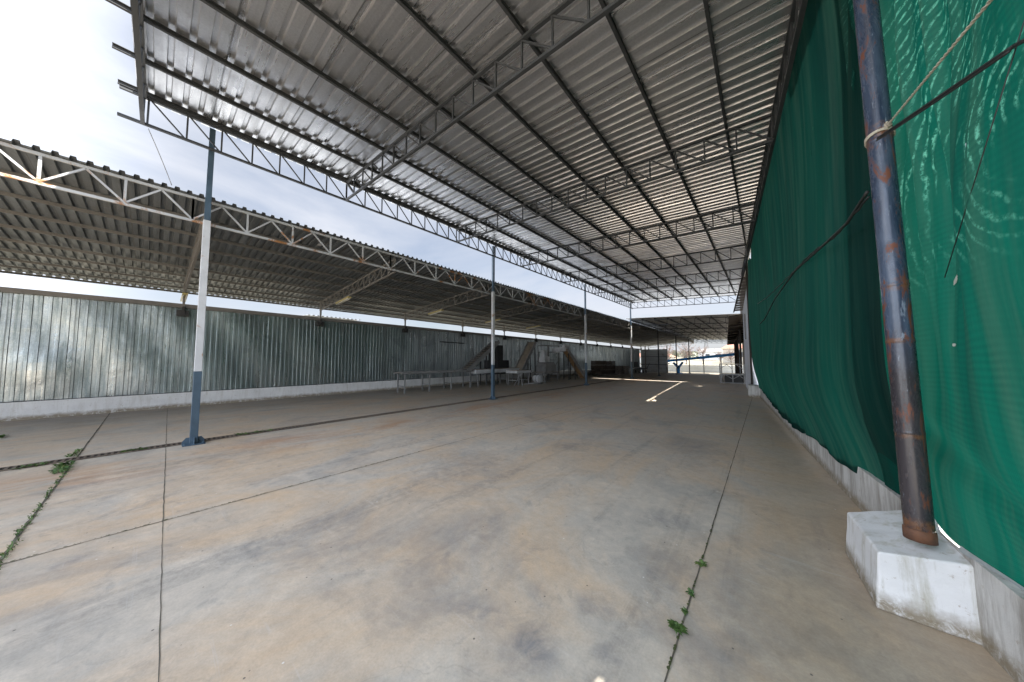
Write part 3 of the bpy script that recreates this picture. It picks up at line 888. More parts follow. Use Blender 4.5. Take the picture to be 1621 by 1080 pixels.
m = net('n', -0.3, 4.3, 260, 420, lambda y: zr(xw(y) - .1) + 0.05, offR, 'net_backlit', zb=lambda y: 0.466 + 0.005 * math.sin(y * 4),
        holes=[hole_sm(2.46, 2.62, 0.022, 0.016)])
nr = m.build('shade_net', 'net_backlit', smooth=True)
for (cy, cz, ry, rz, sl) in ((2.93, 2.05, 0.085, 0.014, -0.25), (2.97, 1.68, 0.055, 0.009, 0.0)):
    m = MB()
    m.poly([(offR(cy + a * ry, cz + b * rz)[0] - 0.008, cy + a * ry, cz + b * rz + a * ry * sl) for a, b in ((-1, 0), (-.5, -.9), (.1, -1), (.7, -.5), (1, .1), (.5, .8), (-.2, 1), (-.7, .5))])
    m.build('sky_slit_patch', 'tube_white', nr)  # opaque pale patch painted for sky showing through a slit
tag(nr, 'bright green translucent shade net with watery patterns nearest the camera, right of the pipe', 'shade net')
m = MB()
prev = None
for i in range(80):
    y = -0.3 + i * (3.45 / 79)
    x, _ = offR(y, 0.48); zz = 0.472 + 0.005 * math.sin(y * 4)
    q = [(x - 0.012, y, zz + 0.012), (x - 0.020, y, zz - 0.018), (x - 0.006, y, zz - 0.032)]
    if prev:
        m.quad(prev[0], prev[1], q[1], q[0]); m.quad(prev[1], prev[2], q[2], q[1])
    prev = q
m.build('hem', 'hem', nr, smooth=True)

# cables and rope
def catn(a, b, sag, n=24, wob=0.0):
    a = Vector(a); b = Vector(b); out = []
    for i in range(n + 1):
        t = i / n; p = a.lerp(b, t); p.z -= sag * 4 * t * (1 - t)
        p += Vector((0, 0, wob * math.sin(i * 1.7)))
        out.append(p)
    return out
ppz = pz(3.22)
rp_ = thing('rope', tuple(ppz), 'pale twisted rope tied round the pipe and pulled up to the right', 'rope')
m = MB()
knot = Vector((ppz.x + 0.024, ppz.y - 0.078, 3.235))
RE = Vector((0.74, 1.75, 2.98))
RE = knot + (Vector((0.752, 2.10, 3.04)) - knot) * 1.7
for s in (0, 1):
    pts = []
    for i in range(240):
        t = i / 239; p = knot.lerp(RE, t); a = t * 160 + s * math.pi
        pts.append(p + Vector((math.cos(a) * 0.0032, 0, math.sin(a) * 0.0032)))
    m.tube(pts, 0.0042, 6)
m.build('strand', 'rope', rp_, smooth=True)
m = MB()
for dz, tilt in ((0.0, 0.020), (-0.012, 0.028), (0.012, 0.014)):
    pts = []
    for i in range(33):
        a = 2 * math.pi * i / 32
        c = pz(3.20 + dz)
        pts.append((c.x + 0.068 * math.cos(a), c.y + 0.068 * math.sin(a), c.z - tilt * math.sin(a)))
    m.tube(pts, 0.005, 6)
m.build('loop', 'rope', rp_, smooth=True)
m = MB(); rk = random.Random(3)
for k in range(5):
    pts = [knot + Vector((rk.uniform(-.018, .018), rk.uniform(-.02, .02), rk.uniform(-.018, .018))) for _ in range(4)]
    pts = [pts[0], pts[0].lerp(pts[1], .5), pts[1], pts[1].lerp(pts[2], .5), pts[2], pts[3]]
    m.tube(pts, 0.006, 6)
m.build('knot', 'rope', rp_, smooth=True)

cb = MB(); P1_ = (xw(3.1) - 0.215, 3.10, 3.10); P2_ = (xw(1.2) - 0.215, 1.2, 2.40)
cb.tube(catn(P1_, (xw(2.0) - .2, 2.0, 2.76), 0.0), 0.008, 8); cb.tube(catn((xw(2.0) - .2, 2.0, 2.76), P2_, 0.0), 0.008, 8)
cb.tube(catn((xw(3.1) - .222, 3.1, 3.085), (xw(2.0) - .212, 2.0, 2.745), 0.004), 0.005, 8)
o = cb.build('cable', 'black_rubber', smooth=True); tag(o, 'black cable stretched across the bright net right of the pipe', 'cable')
cb = MB()
pts = [Vector(p) for p in ((xw(3.25)-.24, 3.25, 2.80), (xw(3.7)-.24, 3.7, 2.74), (xw(4.26)-.24, 4.26, 2.77), (xw(5.9)-.25, 5.9, 2.87), (xw(8)-.26, 8, 2.80), (xw(10)-.26, 10, 2.61), (xw(11.2)-.26, 11.2, 2.61))]
fine = []
for a, b in zip(pts[:-1], pts[1:]): fine += [a.lerp(b, t / 8) for t in range(8)]
cb.tube(fine + [pts[-1]], 0.011, 8)
o = cb.build('cable', 'black_rubber', smooth=True); tag(o, 'black cable sagging along the dark green net beyond the pipe', 'cable')
cb = MB()
pts = [Vector(p) for p in ((xw(3.25)-.235, 3.25, 2.76), (xw(4)-.235, 4.0, 2.74), (xw(5)-.235, 5.0, 2.86), (xw(6.4)-.235, 6.4, 2.92), (xw(9.2)-.24, 9.2, 3.06), (xw(12)-.24, 12, 3.3))]
fine = []
for a, b in zip(pts[:-1], pts[1:]): fine += [a.lerp(b, t / 8) + Vector((0, 0, 0.008 * math.sin(len(fine) + t * 2.3))) for t in range(8)]
cb.tube(fine + [pts[-1]], 0.007, 6)
o = cb.build('cable', 'black_rubber', smooth=True); tag(o, 'thin wavy black cable just above the sagging one on the dark net', 'cable')
cb = MB()
cb.tube([(xw(1.98) - .19, 1.96, 2.83), (xw(2.68) - .15, 2.68, 2.03)], 0.0020, 6)
o = cb.build('tie_wire', 'black_rubber', smooth=True); tag(o, 'thin dark wire running diagonally down the bright net', 'wire')
cb = MB(); cb.tube(catn((-8.3, -0.27, 5.72), (-8.42, 0.05, 4.86), -0.02, 14), 0.006, 6)
o = cb.build('hanging_wire', 'wire_grey', smooth=True); tag(o, 'thin loose wire hanging from the corner of the tall canopy to the low roof', 'wire')

# weeds ---------------------------------------------------------------------
def weed(cx, cy, r, n, label, spread=None, group=None, flatk=0.45, parent=None):
    m = MB(); rr = random.Random(int(abs(cx * 1000 + cy * 77)))
    for k in range(n):
        if spread: bx, by = cx + rr.uniform(-spread[0], spread[0]), cy + rr.uniform(-spread[1], spread[1])
        else: bx, by = cx + rr.gauss(0, r * 0.12), cy + rr.gauss(0, r * 0.12)
        a = rr.uniform(0, 6.283); L = r * rr.uniform(0.4, 1.0); el = rr.uniform(0.1, 0.9) * flatk * 2
        d = Vector((math.cos(a) * math.cos(el), math.sin(a) * math.cos(el), math.sin(el)))
        s = Vector((-math.sin(a), math.cos(a), 0)); w = L * rr.uniform(0.14, 0.26)
        p0 = Vector((bx, by, 0.006)); p1 = p0 + d * L * 0.5 + Vector((0, 0, 0.01)); p2 = p0 + d * L
        p2.z = max(0.01, p2.z - L * 0.12)
        m.quad(p0 - s * w * 0.15, p0 + s * w * 0.15, p1 + s * w, p1 - s * w)
        m.poly([p1 - s * w, p1 + s * w, p2])
        if rr.random() < 0.5:
            m.quad(p1, p1 + s * w * 1.9 + d * w * 0.5, p1 + s * w * 1.6 + d * w * 1.6, p1 + d * w)
    if spread and spread[0] > 0.3 or spread and spread[1] > 0.25:
        o = m.build('weeds', 'weed_leaf'); tag(o, label, 'weeds', kind='stuff')
        return o
    o = m.build('weed', 'weed_leaf'); tag(o, label, 'weed', group)
    return o
for (x, y, r, n, lab) in ((-0.43, 2.79, 0.055, 34, 'small green weed in the right floor joint, farthest of the four'),
                          (-0.445, 2.40, 0.04, 22, 'tiny weed in the right floor joint, second farthest of the four'),
                          (-0.445, 2.21, 0.035, 22, 'thin weed sprouting in the right floor joint, second nearest of the four'),
                          (-0.455, 2.05, 0.062, 46, 'leafy green weed in the right floor joint, nearest and largest of the four')):
    weed(x, y, r, n, lab, group='weeds in the right floor joint')
weed(-7.85, -0.80, 0.10, 120, 'green weed clump where the left floor joint meets the drain', spread=(0.28, 0.06))
weed(-8.95, -0.80, 0.09, 45, 'weed clump in the left floor joint behind the drain', spread=(0.28, 0.04))
weed(-8.36, -1.10, 0.07, 50, 'weed patch along the drain at the left edge', spread=(0.06, 0.12))
weed(-8.42, -0.16, 0.09, 40, 'small weed on the drain left of the nearest column', spread=(0.06, 0.14))
weed(-8.42, 1.45, 0.10, 50, 'weed on the drain right of the nearest column', spread=(0.07, 0.3))
weed(-11.9, -1.95, 0.12, 40, 'lone weed on the floor under the low canopy at the left edge')
weed(-4.72, -0.71, 0.04, 90, 'weed clump in the left floor joint nearest the camera', spread=(0.35, 0.02))
weed(-5.6, -0.725, 0.038, 90, 'strip of low weeds in the left floor joint, second from the camera', spread=(0.5, 0.02))
weed(-6.9, -0.745, 0.042, 80, 'straggly weeds in the left floor joint before the drain', spread=(0.6, 0.02))
# moss line
m = MB(); rr = random.Random(8)
for seg in ((-4.6, -0.7, -4.6, 3.0, 150), (-14, -.78, -4.6, -.72, 130), (-0.44, 1.4, -0.44, 4, 60)):
    for k in range(seg[4]):
        t = rr.random(); x = seg[0] + (seg[2] - seg[0]) * t; y = seg[1] + (seg[3] - seg[1]) * t
        r = rr.uniform(0.004, 0.014); a0 = rr.uniform(0, 6)
        m.poly([(x + r * 0.6 * math.cos(a0 + i) + rr.uniform(-.002, .002), y + r * math.sin(a0 + i), 0.0075 + rr.uniform(0, .003)) for i in range(6)])
o = m.build('moss', 'moss'); tag(o, 'moss growing in the floor joints', 'moss', kind='stuff')

# ------------------------------------------------------------------ beyond the net
ww = thing('white_wall', (xw(22), 22, 0), 'narrow whitewashed wall just beyond the end of the green net', 'wall')
m = MB()
def whz(y): return 4.95 - (y - 16.5) * 0.10
ysn = [16.5, 18, 19.5, 21, 21.9]
for a, b in zip(ysn[:-1], ysn[1:]):
    for sgn, off in ((1, -0.2), (-1, 0.1)):
        q = [(xw(b) + off, b, gz(b) - .05), (xw(a) + off, a, gz(a) - .05), (xw(a) + off, a, whz(a)), (xw(b) + off, b, whz(b))]
        m.quad(*(q if sgn > 0 else q[::-1]))
for ye in (16.5, 21.9):
    q = [(xw(ye) - .2, ye, -.05), (xw(ye) + .1, ye, -.05), (xw(ye) + .1, ye, whz(ye)), (xw(ye) - .2, ye, whz(ye))]
    m.quad(*(q if ye < 17 else q[::-1]))
m.build('wall_face', 'white_wall', ww)
m = MB(); m.box(xw(19.5) - 0.25, xw(19.5) - 0.19, 19.4, 19.55, 2.6, 3.9); m.build('wall_slot', 'machine_grey', ww)
m = MB(); m.bar(wp(16.45, -0.22, 0.5), wp(16.45, -0.22, 5.9), 0.07, 0.07, up=(0, 1, 0)); m.build('corner_post', 'dark_timber', ww)
m = MB()
for a, b in ((16.5, 19), (19, 22), (22, 25.7)):
    q = [(xw(b) - .17, b, 4.0 if b > 22 else whz(b) - .02), (xw(a) - .17, a, 4.0 if a > 21.9 else whz(a) - .02), (xw(a) - .17, a, zr(xw(a)) - .13), (xw(b) - .17, b, zr(xw(b)) - .13)]
    m.quad(*q); m.quad(*[(p[0] + .05, p[1], p[2]) for p in q[::-1]])
m.build('sun_block_boarding', 'galv_brown', ww)  # added above the wall to keep stray sun off the floor
aw = thing('lean_to_roof', (xw(24), 24, 5), 'brownish corrugated lean-to roof sloping over the white wall', 'roof')
A = Vector((xw(16.6) - 0.18, 16.6, 5.22)); B = Vector((xw(22.2) - 0.18, 22.2, 4.42)); C = Vector((-1.30, 22.2, 4.42)); D = Vector((-0.62, 16.6, 5.22))
m = MB(); nn = 24
for i in range(nn):
    t0, t1 = i / nn, (i + 1) / nn
    z = 0.02 if i % 2 else 0
    a, b, c, d = A.lerp(B, t0), A.lerp(B, t1), D.lerp(C, t1), D.lerp(C, t0)
    for p in (a, b, c, d): p.z += z
    m.quad(a, b, c, d)
m.build('sheet', 'galv_brown', aw)
m = MB(); m.bar(D - Vector((0, 0, .03)), C - Vector((0, 0, .03)), 0.05, 0.06); m.build('edge_rail', 'dark_timber', aw)

# second canopy
fc = thing('far_canopy', (-5, 26, 0), 'lower dull grey canopy beyond the tall one at the far end of the yard', 'canopy')
def zf(x, y): return 4.98 - 0.045 * (x + 8.3) - 0.012 * (y - 26)
m = corrugated(lambda u, v, w: (u, 25.55 + v, zf(u, 25.55 + v) + w), 0, 29, 0.25, 0.04, 0.3, nu=4, wob=0.003, ufun=lambda v: (-8.95, xw(26 + v) - 0.0), seed=12)
m.build('roof_sheet', 'galv_far', fc)
for k in range(8):
    x = -8.7 + 0.97 * k
    m = MB(); m.bar((x, 26.05, zf(x, 26) - 0.05), (x, 54.8, zf(x, 54.8) - 0.05), 0.05, 0.08); m.build('purlin', 'purlin_steel', fc)
for y in [26.2 + 4.07 * k for k in range(8)]:
    x1 = xw(y) - 0.05
    truss((-8.7, y, zf(-8.7, y) - 0.12), (x1, y, zf(x1, y) - 0.12), 0.42, 8, 'dark_steel', fc, cw=0.05, ch=0.045, wb=0.03)
truss((-8.72, 26.1, zf(-8.7, 26) - 0.10), (-8.72, 54.8, zf(-8.7, 54.8) - 0.10), 0.34, 36, 'dark_steel', fc, name='eave_truss', cw=0.04, ch=0.04, wb=0.028)
for y in (33.1, 41.25, 49.4):
    m = MB(); m.bar((-8.5, y, zl(-8.4, y) - 0.1), (-8.5, y, zf(-8.5, y) - 0.1), 0.08, 0.08, up=(0, 1, 0)); m.build('column', 'dark_steel', fc)

# side shed along the right, beyond
sd = thing('side_shed', (xw(35), 35, gz(35)), 'dark open-fronted shed with timber eaves beyond the white wall', 'shed')
m = MB()
m.bar((xw(21.6) + 0.5, 21.6, 2.1), (xw(52) + 0.9, 52, 1.6), 0.1, 5.0)
m.build('back_wall', 'dark_timber', sd)
m = MB()
a, b = 22.3, 50
m.poly([(xw(a) - 0.85, a, 4.15), (xw(a) + 0.9, a, 4.35), (xw(b) + 0.9, b, 3.75), (xw(b) - 0.85, b, 3.55)])
m.poly([(xw(b) - 0.85, b, 3.58), (xw(b) + 0.9, b, 3.78), (xw(a) + 0.9, a, 4.38), (xw(a) - 0.85, a, 4.18)])
m.build('roof', 'galv_brown', sd)
for k in range(9):
    y = 27.4 + k * 2.6
    m = MB(); zz = 4.12 - 0.026 * (y - 27.2)
    m.bar((xw(y) - 0.85, y, zz - .1), (xw(y) + 0.85, y, zz + 0.08), 0.10, 0.16); m.build('eave_beam', 'dark_timber', sd)
for k in range(4):
    y = 30 + k * 5.5
    m = MB(); m.bar((xw(y) - 0.1, y, gz(y)), (xw(y) - 0.1, y, 4.0 - 0.026 * (y - 27)), 0.14, 0.14, up=(0, 1, 0)); m.build('post', 'dark_timber', sd)
gp = MB(); gp.bar((-2.62, 49.2, -0.55), (-2.62, 49.2, 2.75), 0.28, 0.28, up=(0, 1, 0))
for k in range(4): gp.box(-2.79, -2.45, 49.03, 49.37, 0.0 + k * 0.7, 0.06 + k * 0.7)
o = gp.build('gate_post', 'bright_blue', bevel=0.01); tag(o, 'thick bright blue gate post at the right end of the blue-topped fence', 'post')

# ------------------------------------------------------------------ blue fence at the end
bf = thing('blue_fence', (-7, 50, -0.52), 'wire fence with a wide bright blue top rail across the far end of the yard', 'fence')
def ft(x): return 1.36 + (x + 11.4) * 0.118
m = MB(); m.bar((-11.4, 50, ft(-11.4) - 0.12), (-2.6, 50, ft(-2.6) - 0.16), 0.06, 0.36); m.build('top_rail', 'bright_blue', bf)
for x in (-9.95, -6.6, -4.55):
    m = MB(); m.bar((x, 50.05, -0.55), (x, 50.05, ft(x) - 0.1), 0.09, 0.09, up=(0, 1, 0)); m.build('post', 'grey_steel', bf)
m = MB()
x = -11.3
while x < -2.7:
    m.bar((x, 50, -0.5), (x, 50, ft(x) - 0.25), 0.012, 0.012, up=(0, 1, 0)); x += 0.14
for z in (-0.4, 0.2, 0.8): m.bar((-11.35, 50.01, z), (-2.7, 50.01, z + (0.1 if z > 0 else 0)), 0.012, 0.02)
m.build('wire_panel', 'fence_wire', bf)
yp = MB()
for (a, b, w) in (((-9.50, 48.6, -0.53), (-9.50, 48.6, 0.35), 0.30), ((-9.47, 48.6, 0.28), (-10.20, 48.6, 1.05), 0.27), ((-9.53, 48.6, 0.28), (-8.95, 48.6, 1.12), 0.27)):
    yp.bar(a, b, 0.22, w)
yp.box(-9.73, -9.10, 48.35, 48.85, -0.53, -0.38)
o = yp.build('forked_prop', 'bright_blue', bevel=0.015); tag(o, 'bright blue forked steel prop standing in front of the far fence', 'prop')

pw = MB(); pw.box(-24, 6, 57, 57.3, -1, 0.55)
o = pw.build('pale_boundary_wall', 'far_wall_pale'); tag(o, 'long pale boundary wall behind the blue-topped fence', 'wall')

# houses
def house(x, y, z, w, d, h, wm, rm, label, roofh=1.6):
    t = thing('house', (x, y, z), label, 'house', 'houses beyond the yard')
    m = MB(); m.box(x - w/2, x + w/2, y - d/2, y + d/2, z, z + h); m.build('wall', wm, t)
    m = MB(); a = 0.5
    p = [(x - w/2 - a, y - d/2 - a, z + h), (x + w/2 + a, y - d/2 - a, z + h), (x + w/2 + a, y + d/2 + a, z + h), (x - w/2 - a, y + d/2 + a, z + h)]
    r0, r1 = (x - w/2 + 1, y, z + h + roofh), (x + w/2 - 1, y, z + h + roofh)
    m.quad(p[0], p[1], r1, r0); m.quad(p[2], p[3], r0, r1); m.poly([p[1], p[2], r1]); m.poly([p[3], p[0], r0]); m.quad(p[3], p[2], p[1], p[0])
    m.build('roof', rm, t)
    for k in range(3):
        m = MB(); wx = x - w/2 + w * (k + 0.7) / 3.4
        m.box(wx, wx + w * 0.12, y - d/2 - 0.06, y - d/2 - 0.005, z + h * 0.4, z + h * 0.75); m.build('window', 'window_dark', t)
house(-29, 105, 0.2, 13, 8, 2.0, 'far_wall_pale', 'roof_red', 'low pale house with a faded red roof beyond the left of the blue-topped fence', 1.2)
house(-6.0, 118, 0.4, 8, 6, 4.3, 'plaster_beige', 'roof_red', 'beige house with red roof just left of the dark shed', 1.4)
house(-15, 150, 1, 12, 8, 3.4, 'far_wall_pale', 'machine_grey', 'grey-roofed house behind the bare trees', 1.4)

# bare trees
def bare_tree(x, y, z, h, seed, label, dense=1.0):
    t = thing('bare_tree', (x, y, z), label, 'tree', 'bare trees beyond the yard')
    rr = random.Random(seed)
    m = MB(); tw = MB()
    m.tube([(x, y, z), (x + .1, y, z + h * .15), (x + .05, y, z + h * .35), (x, y, z + h * .6)], [h * .03, h * .024, h * .018, h * .006], 7)
    for k in range(int(26 * dense)):
        s = Vector((x + .05, y, z + h * rr.uniform(.16, .55)))
        a = rr.uniform(0, 6.283); L = h * rr.uniform(.25, .48); el = rr.uniform(.35, 1.1)
        e1 = s + Vector((math.cos(a) * math.cos(el), math.sin(a) * math.cos(el), math.sin(el))) * L
        mid = s.lerp(e1, .5) + Vector((0, 0, -L * .05))
        m.tube([s, mid, e1], [h * .009, h * .006, h * .002], 5)
        for q in range(int(16 * dense)):
            b = s.lerp(e1, rr.uniform(.3, 1)); d = Vector((rr.gauss(0, 1), rr.gauss(0, 1), rr.gauss(.5, .8))).normalized()
            c = b + d * h * rr.uniform(.05, .14)
            sd_ = d.cross(Vector((rr.gauss(0, 1), rr.gauss(0, 1), rr.gauss(0, 1)))).normalized() * h * 0.0035
            tw.poly([b - sd_, b + sd_, c])
            for r_ in range(2):
                d2 = (d + Vector((rr.gauss(0, .6), rr.gauss(0, .6), rr.gauss(0, .6)))).normalized(); b2 = b.lerp(c, rr.uniform(.3, .9))
                tw.poly([b2 - sd_ * .8, b2 + sd_ * .8, b2 + d2 * h * rr.uniform(.03, .09)])
    m.build('trunk', 'bark', t); tw.build('crown', 'twig', t)
for i, (x, y, h, lab) in enumerate(((-19.5, 88, 6.2, 'bare reddish tree above the left part of the blue fence rail'),
                     (-15.8, 90, 7.0, 'tallest bare brown tree beyond the blue-topped fence'),
                     (-12.6, 94, 5.6, 'bare tree right of the tallest one beyond the fence'),
                     (-25.0, 96, 4.6, 'low bare tree beyond the left end of the fence'),
                     (-9.2, 98, 5.0, 'small bare tree below the hazy hill'),
                     (-6.3, 90, 4.6, 'bushy bare tree near the right end of the blue rail'))):
    bare_tree(x, y, 0.1, h, 20 + i, lab)

# hill
m = MB(); nx, ny_ = 60, 10
rh = random.Random(2)
def hz(u, v):
    return max(0, (math.sin(u * math.pi) ** 1.3)) * math.sin(v * math.pi / 2) * (62 + 5 * math.sin(u * 13) + 3 * math.sin(u * 31))
for i in range(nx + 1):
    for j in range(ny_ + 1):
        u, v = i / nx, j / ny_
        m.v.append((-150 + 420 * u, 620 + 180 * v, 2 + hz(u, v) * 0.75))
for i in range(nx):
    for j in range(ny_):
        a = i * (ny_ + 1) + j; m.f.append((a, a + ny_ + 1, a + ny_ + 2, a + 1))
o = m.build('hill', 'hill', smooth=True); tag(o, 'distant hazy hill', kind='structure')
m = MB(); rt = random.Random(6)
for k in range(2600):
    x = rt.uniform(-260, 200); y = rt.uniform(190, 420); z = 1.5 + (y - 120) * 0.013; s = rt.uniform(1.2, 3.2)
    c = Vector((x, y, z + s * 0.7))
    n1 = Vector((rt.gauss(0, 1), rt.gauss(0, 1), rt.gauss(0, 1))).normalized(); n2 = n1.orthogonal().normalized(); n3 = n1.cross(n2)
    for q in range(3):
        c2 = c + Vector((rt.gauss(0, s * .5), rt.gauss(0, s * .5), rt.gauss(0, s * .35)))
        m.poly([c2 + n2 * s * .6, c2 + n3 * s * .5, c2 - n2 * s * .55, c2 - n3 * s * .6])
        n1 = Vector((rt.gauss(0, 1), rt.gauss(0, 1), rt.gauss(0, 1))).normalized(); n2 = n1.orthogonal().normalized(); n3 = n1.cross(n2)
o = m.build('far_scrub', 'hill'); tag(o, 'belt of far scrub and hedges', 'scrub', kind='stuff')
# pylon
py = thing('lattice_pylon', (-38, 250, 2), 'thin grey lattice pylon on the skyline', 'pylon')
m = MB(); H_ = 17; base = Vector((-31, 250, 3))
for s1, s2 in ((-1, -1), (1, -1), (1, 1), (-1, 1)):
    m.bar(base + Vector((s1 * 1.6, s2 * 1.6, 0)), base + Vector((s1 * .2, s2 * .2, H_)), .25, .25)
for k in range(7):
    z0, z1 = H_ * k / 7, H_ * (k + 1) / 7; w0, w1 = 1.6 - 1.4 * k / 7, 1.6 - 1.4 * (k + 1) / 7
    m.bar(base + Vector((-w0, -w0, z0)), base + Vector((w1, -w1, z1)), .15, .15); m.bar(base + Vector((w0, -w0, z0)), base + Vector((-w1, -w1, z1)), .15, .15)
m.build('mast', 'machine_grey', py)
m = MB()
for z in (11, 14): m.bar(base + Vector((-3, 0, z)), base + Vector((3, 0, z)), .2, .25)
m.build('cross_arm', 'machine_grey', py)

# ------------------------------------------------------------------ aluminium stair platform on the right
pf = thing('work_platform', (-1.55, 24.3, 0), 'low aluminium work platform with guard rails beside the white wall', 'platform')
for x in (-2.27, -1.0):
    for y in (24.0, 24.9):
        m = MB(); m.bar((x, y, 0), (x, y, 1.27), 0.06, 0.06, up=(0, 1, 0)); m.build('leg', 'machine_alu', pf)
m = MB(); m.box(-2.25, -0.97, 23.97, 24.93, 0.54, 0.62); m.build('deck', 'machine_alu', pf)
m = MB(); m.bar((-2.27, 24.0, 1.24), (-1.0, 24.0, 1.24), 0.05, 0.05); m.bar((-2.27, 24.9, 1.24), (-1.0, 24.9, 1.24), 0.05, 0.05)
for x in (-1.62,): m.bar((x, 24.0, 0.62), (x, 24.0, 1.24), 0.04, 0.04, up=(0, 1, 0))
m.bar((-2.25, 24.0, .95), (-1.9, 24, 1.22), .03, .03); m.bar((-1.9, 24.0, 1.22), (-1.62, 24, 0.95), .03, .03); m.bar((-1.4, 24.0, 1.22), (-1.02, 24, 0.9), .04, .04)
m.build('guard_rail', 'machine_alu', pf)
m = MB(); m.bar((-1.6, 24.0, 0), (-1.6, 24.0, 0.54), 0.05, 0.05, up=(0, 1, 0))
m.bar((-1.6, 24, .28), (-1.95, 24, .53), .035, .035); m.bar((-1.6, 24, .28), (-1.25, 24, .53), .035, .035); m.bar((-2.24, 24, .3), (-2.0, 24, .53), .035, .035); m.bar((-1.02, 24, .3), (-1.25, 24, .53), .035, .035)
m.bar((-2.27, 24.0, 0.04), (-1.0, 24.0, 0.04), 0.05, 0.05)
m.build('brace', 'machine_alu', pf)
m = MB(); m.box(-2.05, -1.1, 24.15, 24.85, 0.02, 0.50); o = m.build('storage_crate', 'black_rubber', bevel=0.02); tag(o, 'black box pushed underneath the aluminium platform', 'box')

# ------------------------------------------------------------------ packing line under the low canopy
def table(name, x0, x1, y0, y1, z, th, label, cat, mat='machine_white', legs=2, roller=False, legmat='machine_grey', group=None):
    t = thing(name, ((x0 + x1) / 2, (y0 + y1) / 2, 0), label, cat, group)
    m = MB()
    if roller:
        m.bar((x0, y0, z), (x0, y1, z), 0.04, th); m.bar((x1, y0, z), (x1, y1, z), 0.04, th); m.build('side_rail', legmat, t)
        y = y0 + 0.1
        m = MB()
        while y < y1:
            m.tube([(x0, y, z + 0.02), (x1, y, z + 0.02)], 0.03, 6); y += 0.16
        m.build('rollers', mat, t)
    else:
        m.box(x0, x1, y0, y1, z - th / 2, z + th / 2); m.build('side_board', mat, t, bevel=0.01)
        m = MB(); m.box(x0 + .05, x1 - .05, y0 + .05, y1 - .05, z + th / 2, z + th / 2 + 0.02); m.build('belt', 'belt_tan', t)
    for k in range(legs):
        yy = y0 + 0.2 + (y1 - y0 - 0.4) * k / max(1, legs - 1)
        m = MB()
        for x in (x0 + 0.05, x1 - 0.05): m.bar((x, yy, gz(yy)), (x, yy, z - th / 2), 0.05, 0.05, up=(0, 1, 0))
        m.bar((x0 + .05, yy, z * .35), (x1 - .05, yy, z * .35), 0.03, 0.04)
        m.build('leg', legmat, t)
    return t
table('roller_conveyor', -13.3, -12.6, 7.2, 11.6, 0.93, 0.10, 'low roller conveyor standing nearest against the corrugated wall', 'conveyor', mat='grey_steel', legs=4, roller=True)
table('belt_conveyor', -13.2, -12.5, 11.7, 15.9, 0.86, 0.22, 'belt conveyor with long white side boards in the packing line', 'conveyor', legs=4)
def incline(a, b, w, label, mat='belt_tan', cleats=True, frame='machine_grey', name='inclined_conveyor'):
    a = Vector(a); b = Vector(b); d = (b - a).normalized(); s = d.cross(Vector((0, 0, 1))).normalized(); u = s.cross(d)
    t = thing(name, (a.x, a.y, 0), label, 'conveyor')
    m = MB(); m.bar(a, b, w - 0.04, 0.10, up=u); m.build('belt', mat, t)
    m = MB()
    for q in (-1, 1): m.bar(a + s * q * w / 2 + u * 0.03, b + s * q * w / 2 + u * 0.03, 0.04, 0.22, up=u)
    m.build('side_rail', frame, t)
    if cleats:
        m = MB(); n = int((b - a).length / 0.18)
        for k in range(n): p = a.lerp(b, (k + .5) / n) + u * 0.075; m.bar(p - s * (w / 2 - .03), p + s * (w / 2 - .03), 0.05, 0.05, up=u)
        m.build('cleats', 'wood_orange' if mat == 'wood_orange' else 'machine_dark', t)
    m = MB()
    for f in (0.55, 0.9):
        p = a.lerp(b, f) - u * 0.1
        for q in (-1, 1): m.bar((p + s * q * w * .45), (p.x + s.x * q * w * .5, p.y + s.y * q * w * .5, 0.0), 0.05, 0.05, up=d)
    m.build('leg', 'machine_dark', t)
    return t
incline((-13.0, 11.3, 0.9), (-13.0, 13.9, 2.65), 0.55, 'brown inclined conveyor rising behind the second column')
incline((-12.5, 15.5, 0.72), (-12.7, 17.35, 2.75), 0.6, 'pale inclined conveyor rising at the middle of the packing line', cleats=False)
incline((-11.2, 22.1, 0.10), (-11.6, 20.05, 2.3), 0.5, 'orange slatted inclined conveyor sloping down at the right end of the packing line', mat='wood_orange')
table('sorting_table', -12.4, -11.4, 16.9, 18.9, 0.62, 0.10, 'stout grey steel table with the hopper on it', 'table', mat='machine_grey', legs=2)
hp = thing('hopper', (-11.9, 17.8, 0.68), 'grey rounded hopper standing on the steel table', 'hopper')
m = MB(); pr = [(-.62, 0), (-.66, .35), (-.5, .62), (.3, .66), (.52, .5), (.6, .25), (.6, 0)]
lo_ = [(-12.3, 17.95 + a * 1.1, .69 + b) for a, b in pr]; hi_ = [(-11.5, 17.95 + a * 1.1, .69 + b) for a, b in pr]
m.poly(lo_); m.poly(hi_[::-1])
for i in range(len(pr)): j = (i + 1) % len(pr); m.quad(lo_[i], hi_[i], hi_[j], lo_[j])
m.build('body', 'machine_grey', hp)
m = MB(); m.box(-12.1, -11.6, 17.3, 17.9, 1.35, 1.75); m.box(-12.0, -11.7, 17.4, 17.8, 1.75, 2.2); m.build('chute', 'machine_white', hp)
gr = thing('grading_machine', (-12.8, 15.0, 0), 'dark grading machine behind the packing conveyors', 'machine')
m = MB(); m.box(-14.2, -13.4, 14.0, 15.6, 0.6, 1.5); m.build('body', 'machine_dark', gr, bevel=0.03)
m = MB(); m.box(-14.1, -13.5, 14.5, 15.1, 1.5, 2.5); m.tube([(-13.8, 14.3, 1.5), (-13.8, 14.3, 2.2)], 0.2, 14); m.build('housing', 'machine_dark', gr)
m = MB()
for x in (-14.1, -13.5):
    for yy in (14.1, 15.5): m.bar((x, yy, 0), (x, yy, .6), .07, .07, up=(0, 1, 0))
m.build('leg', 'machine_grey', gr)
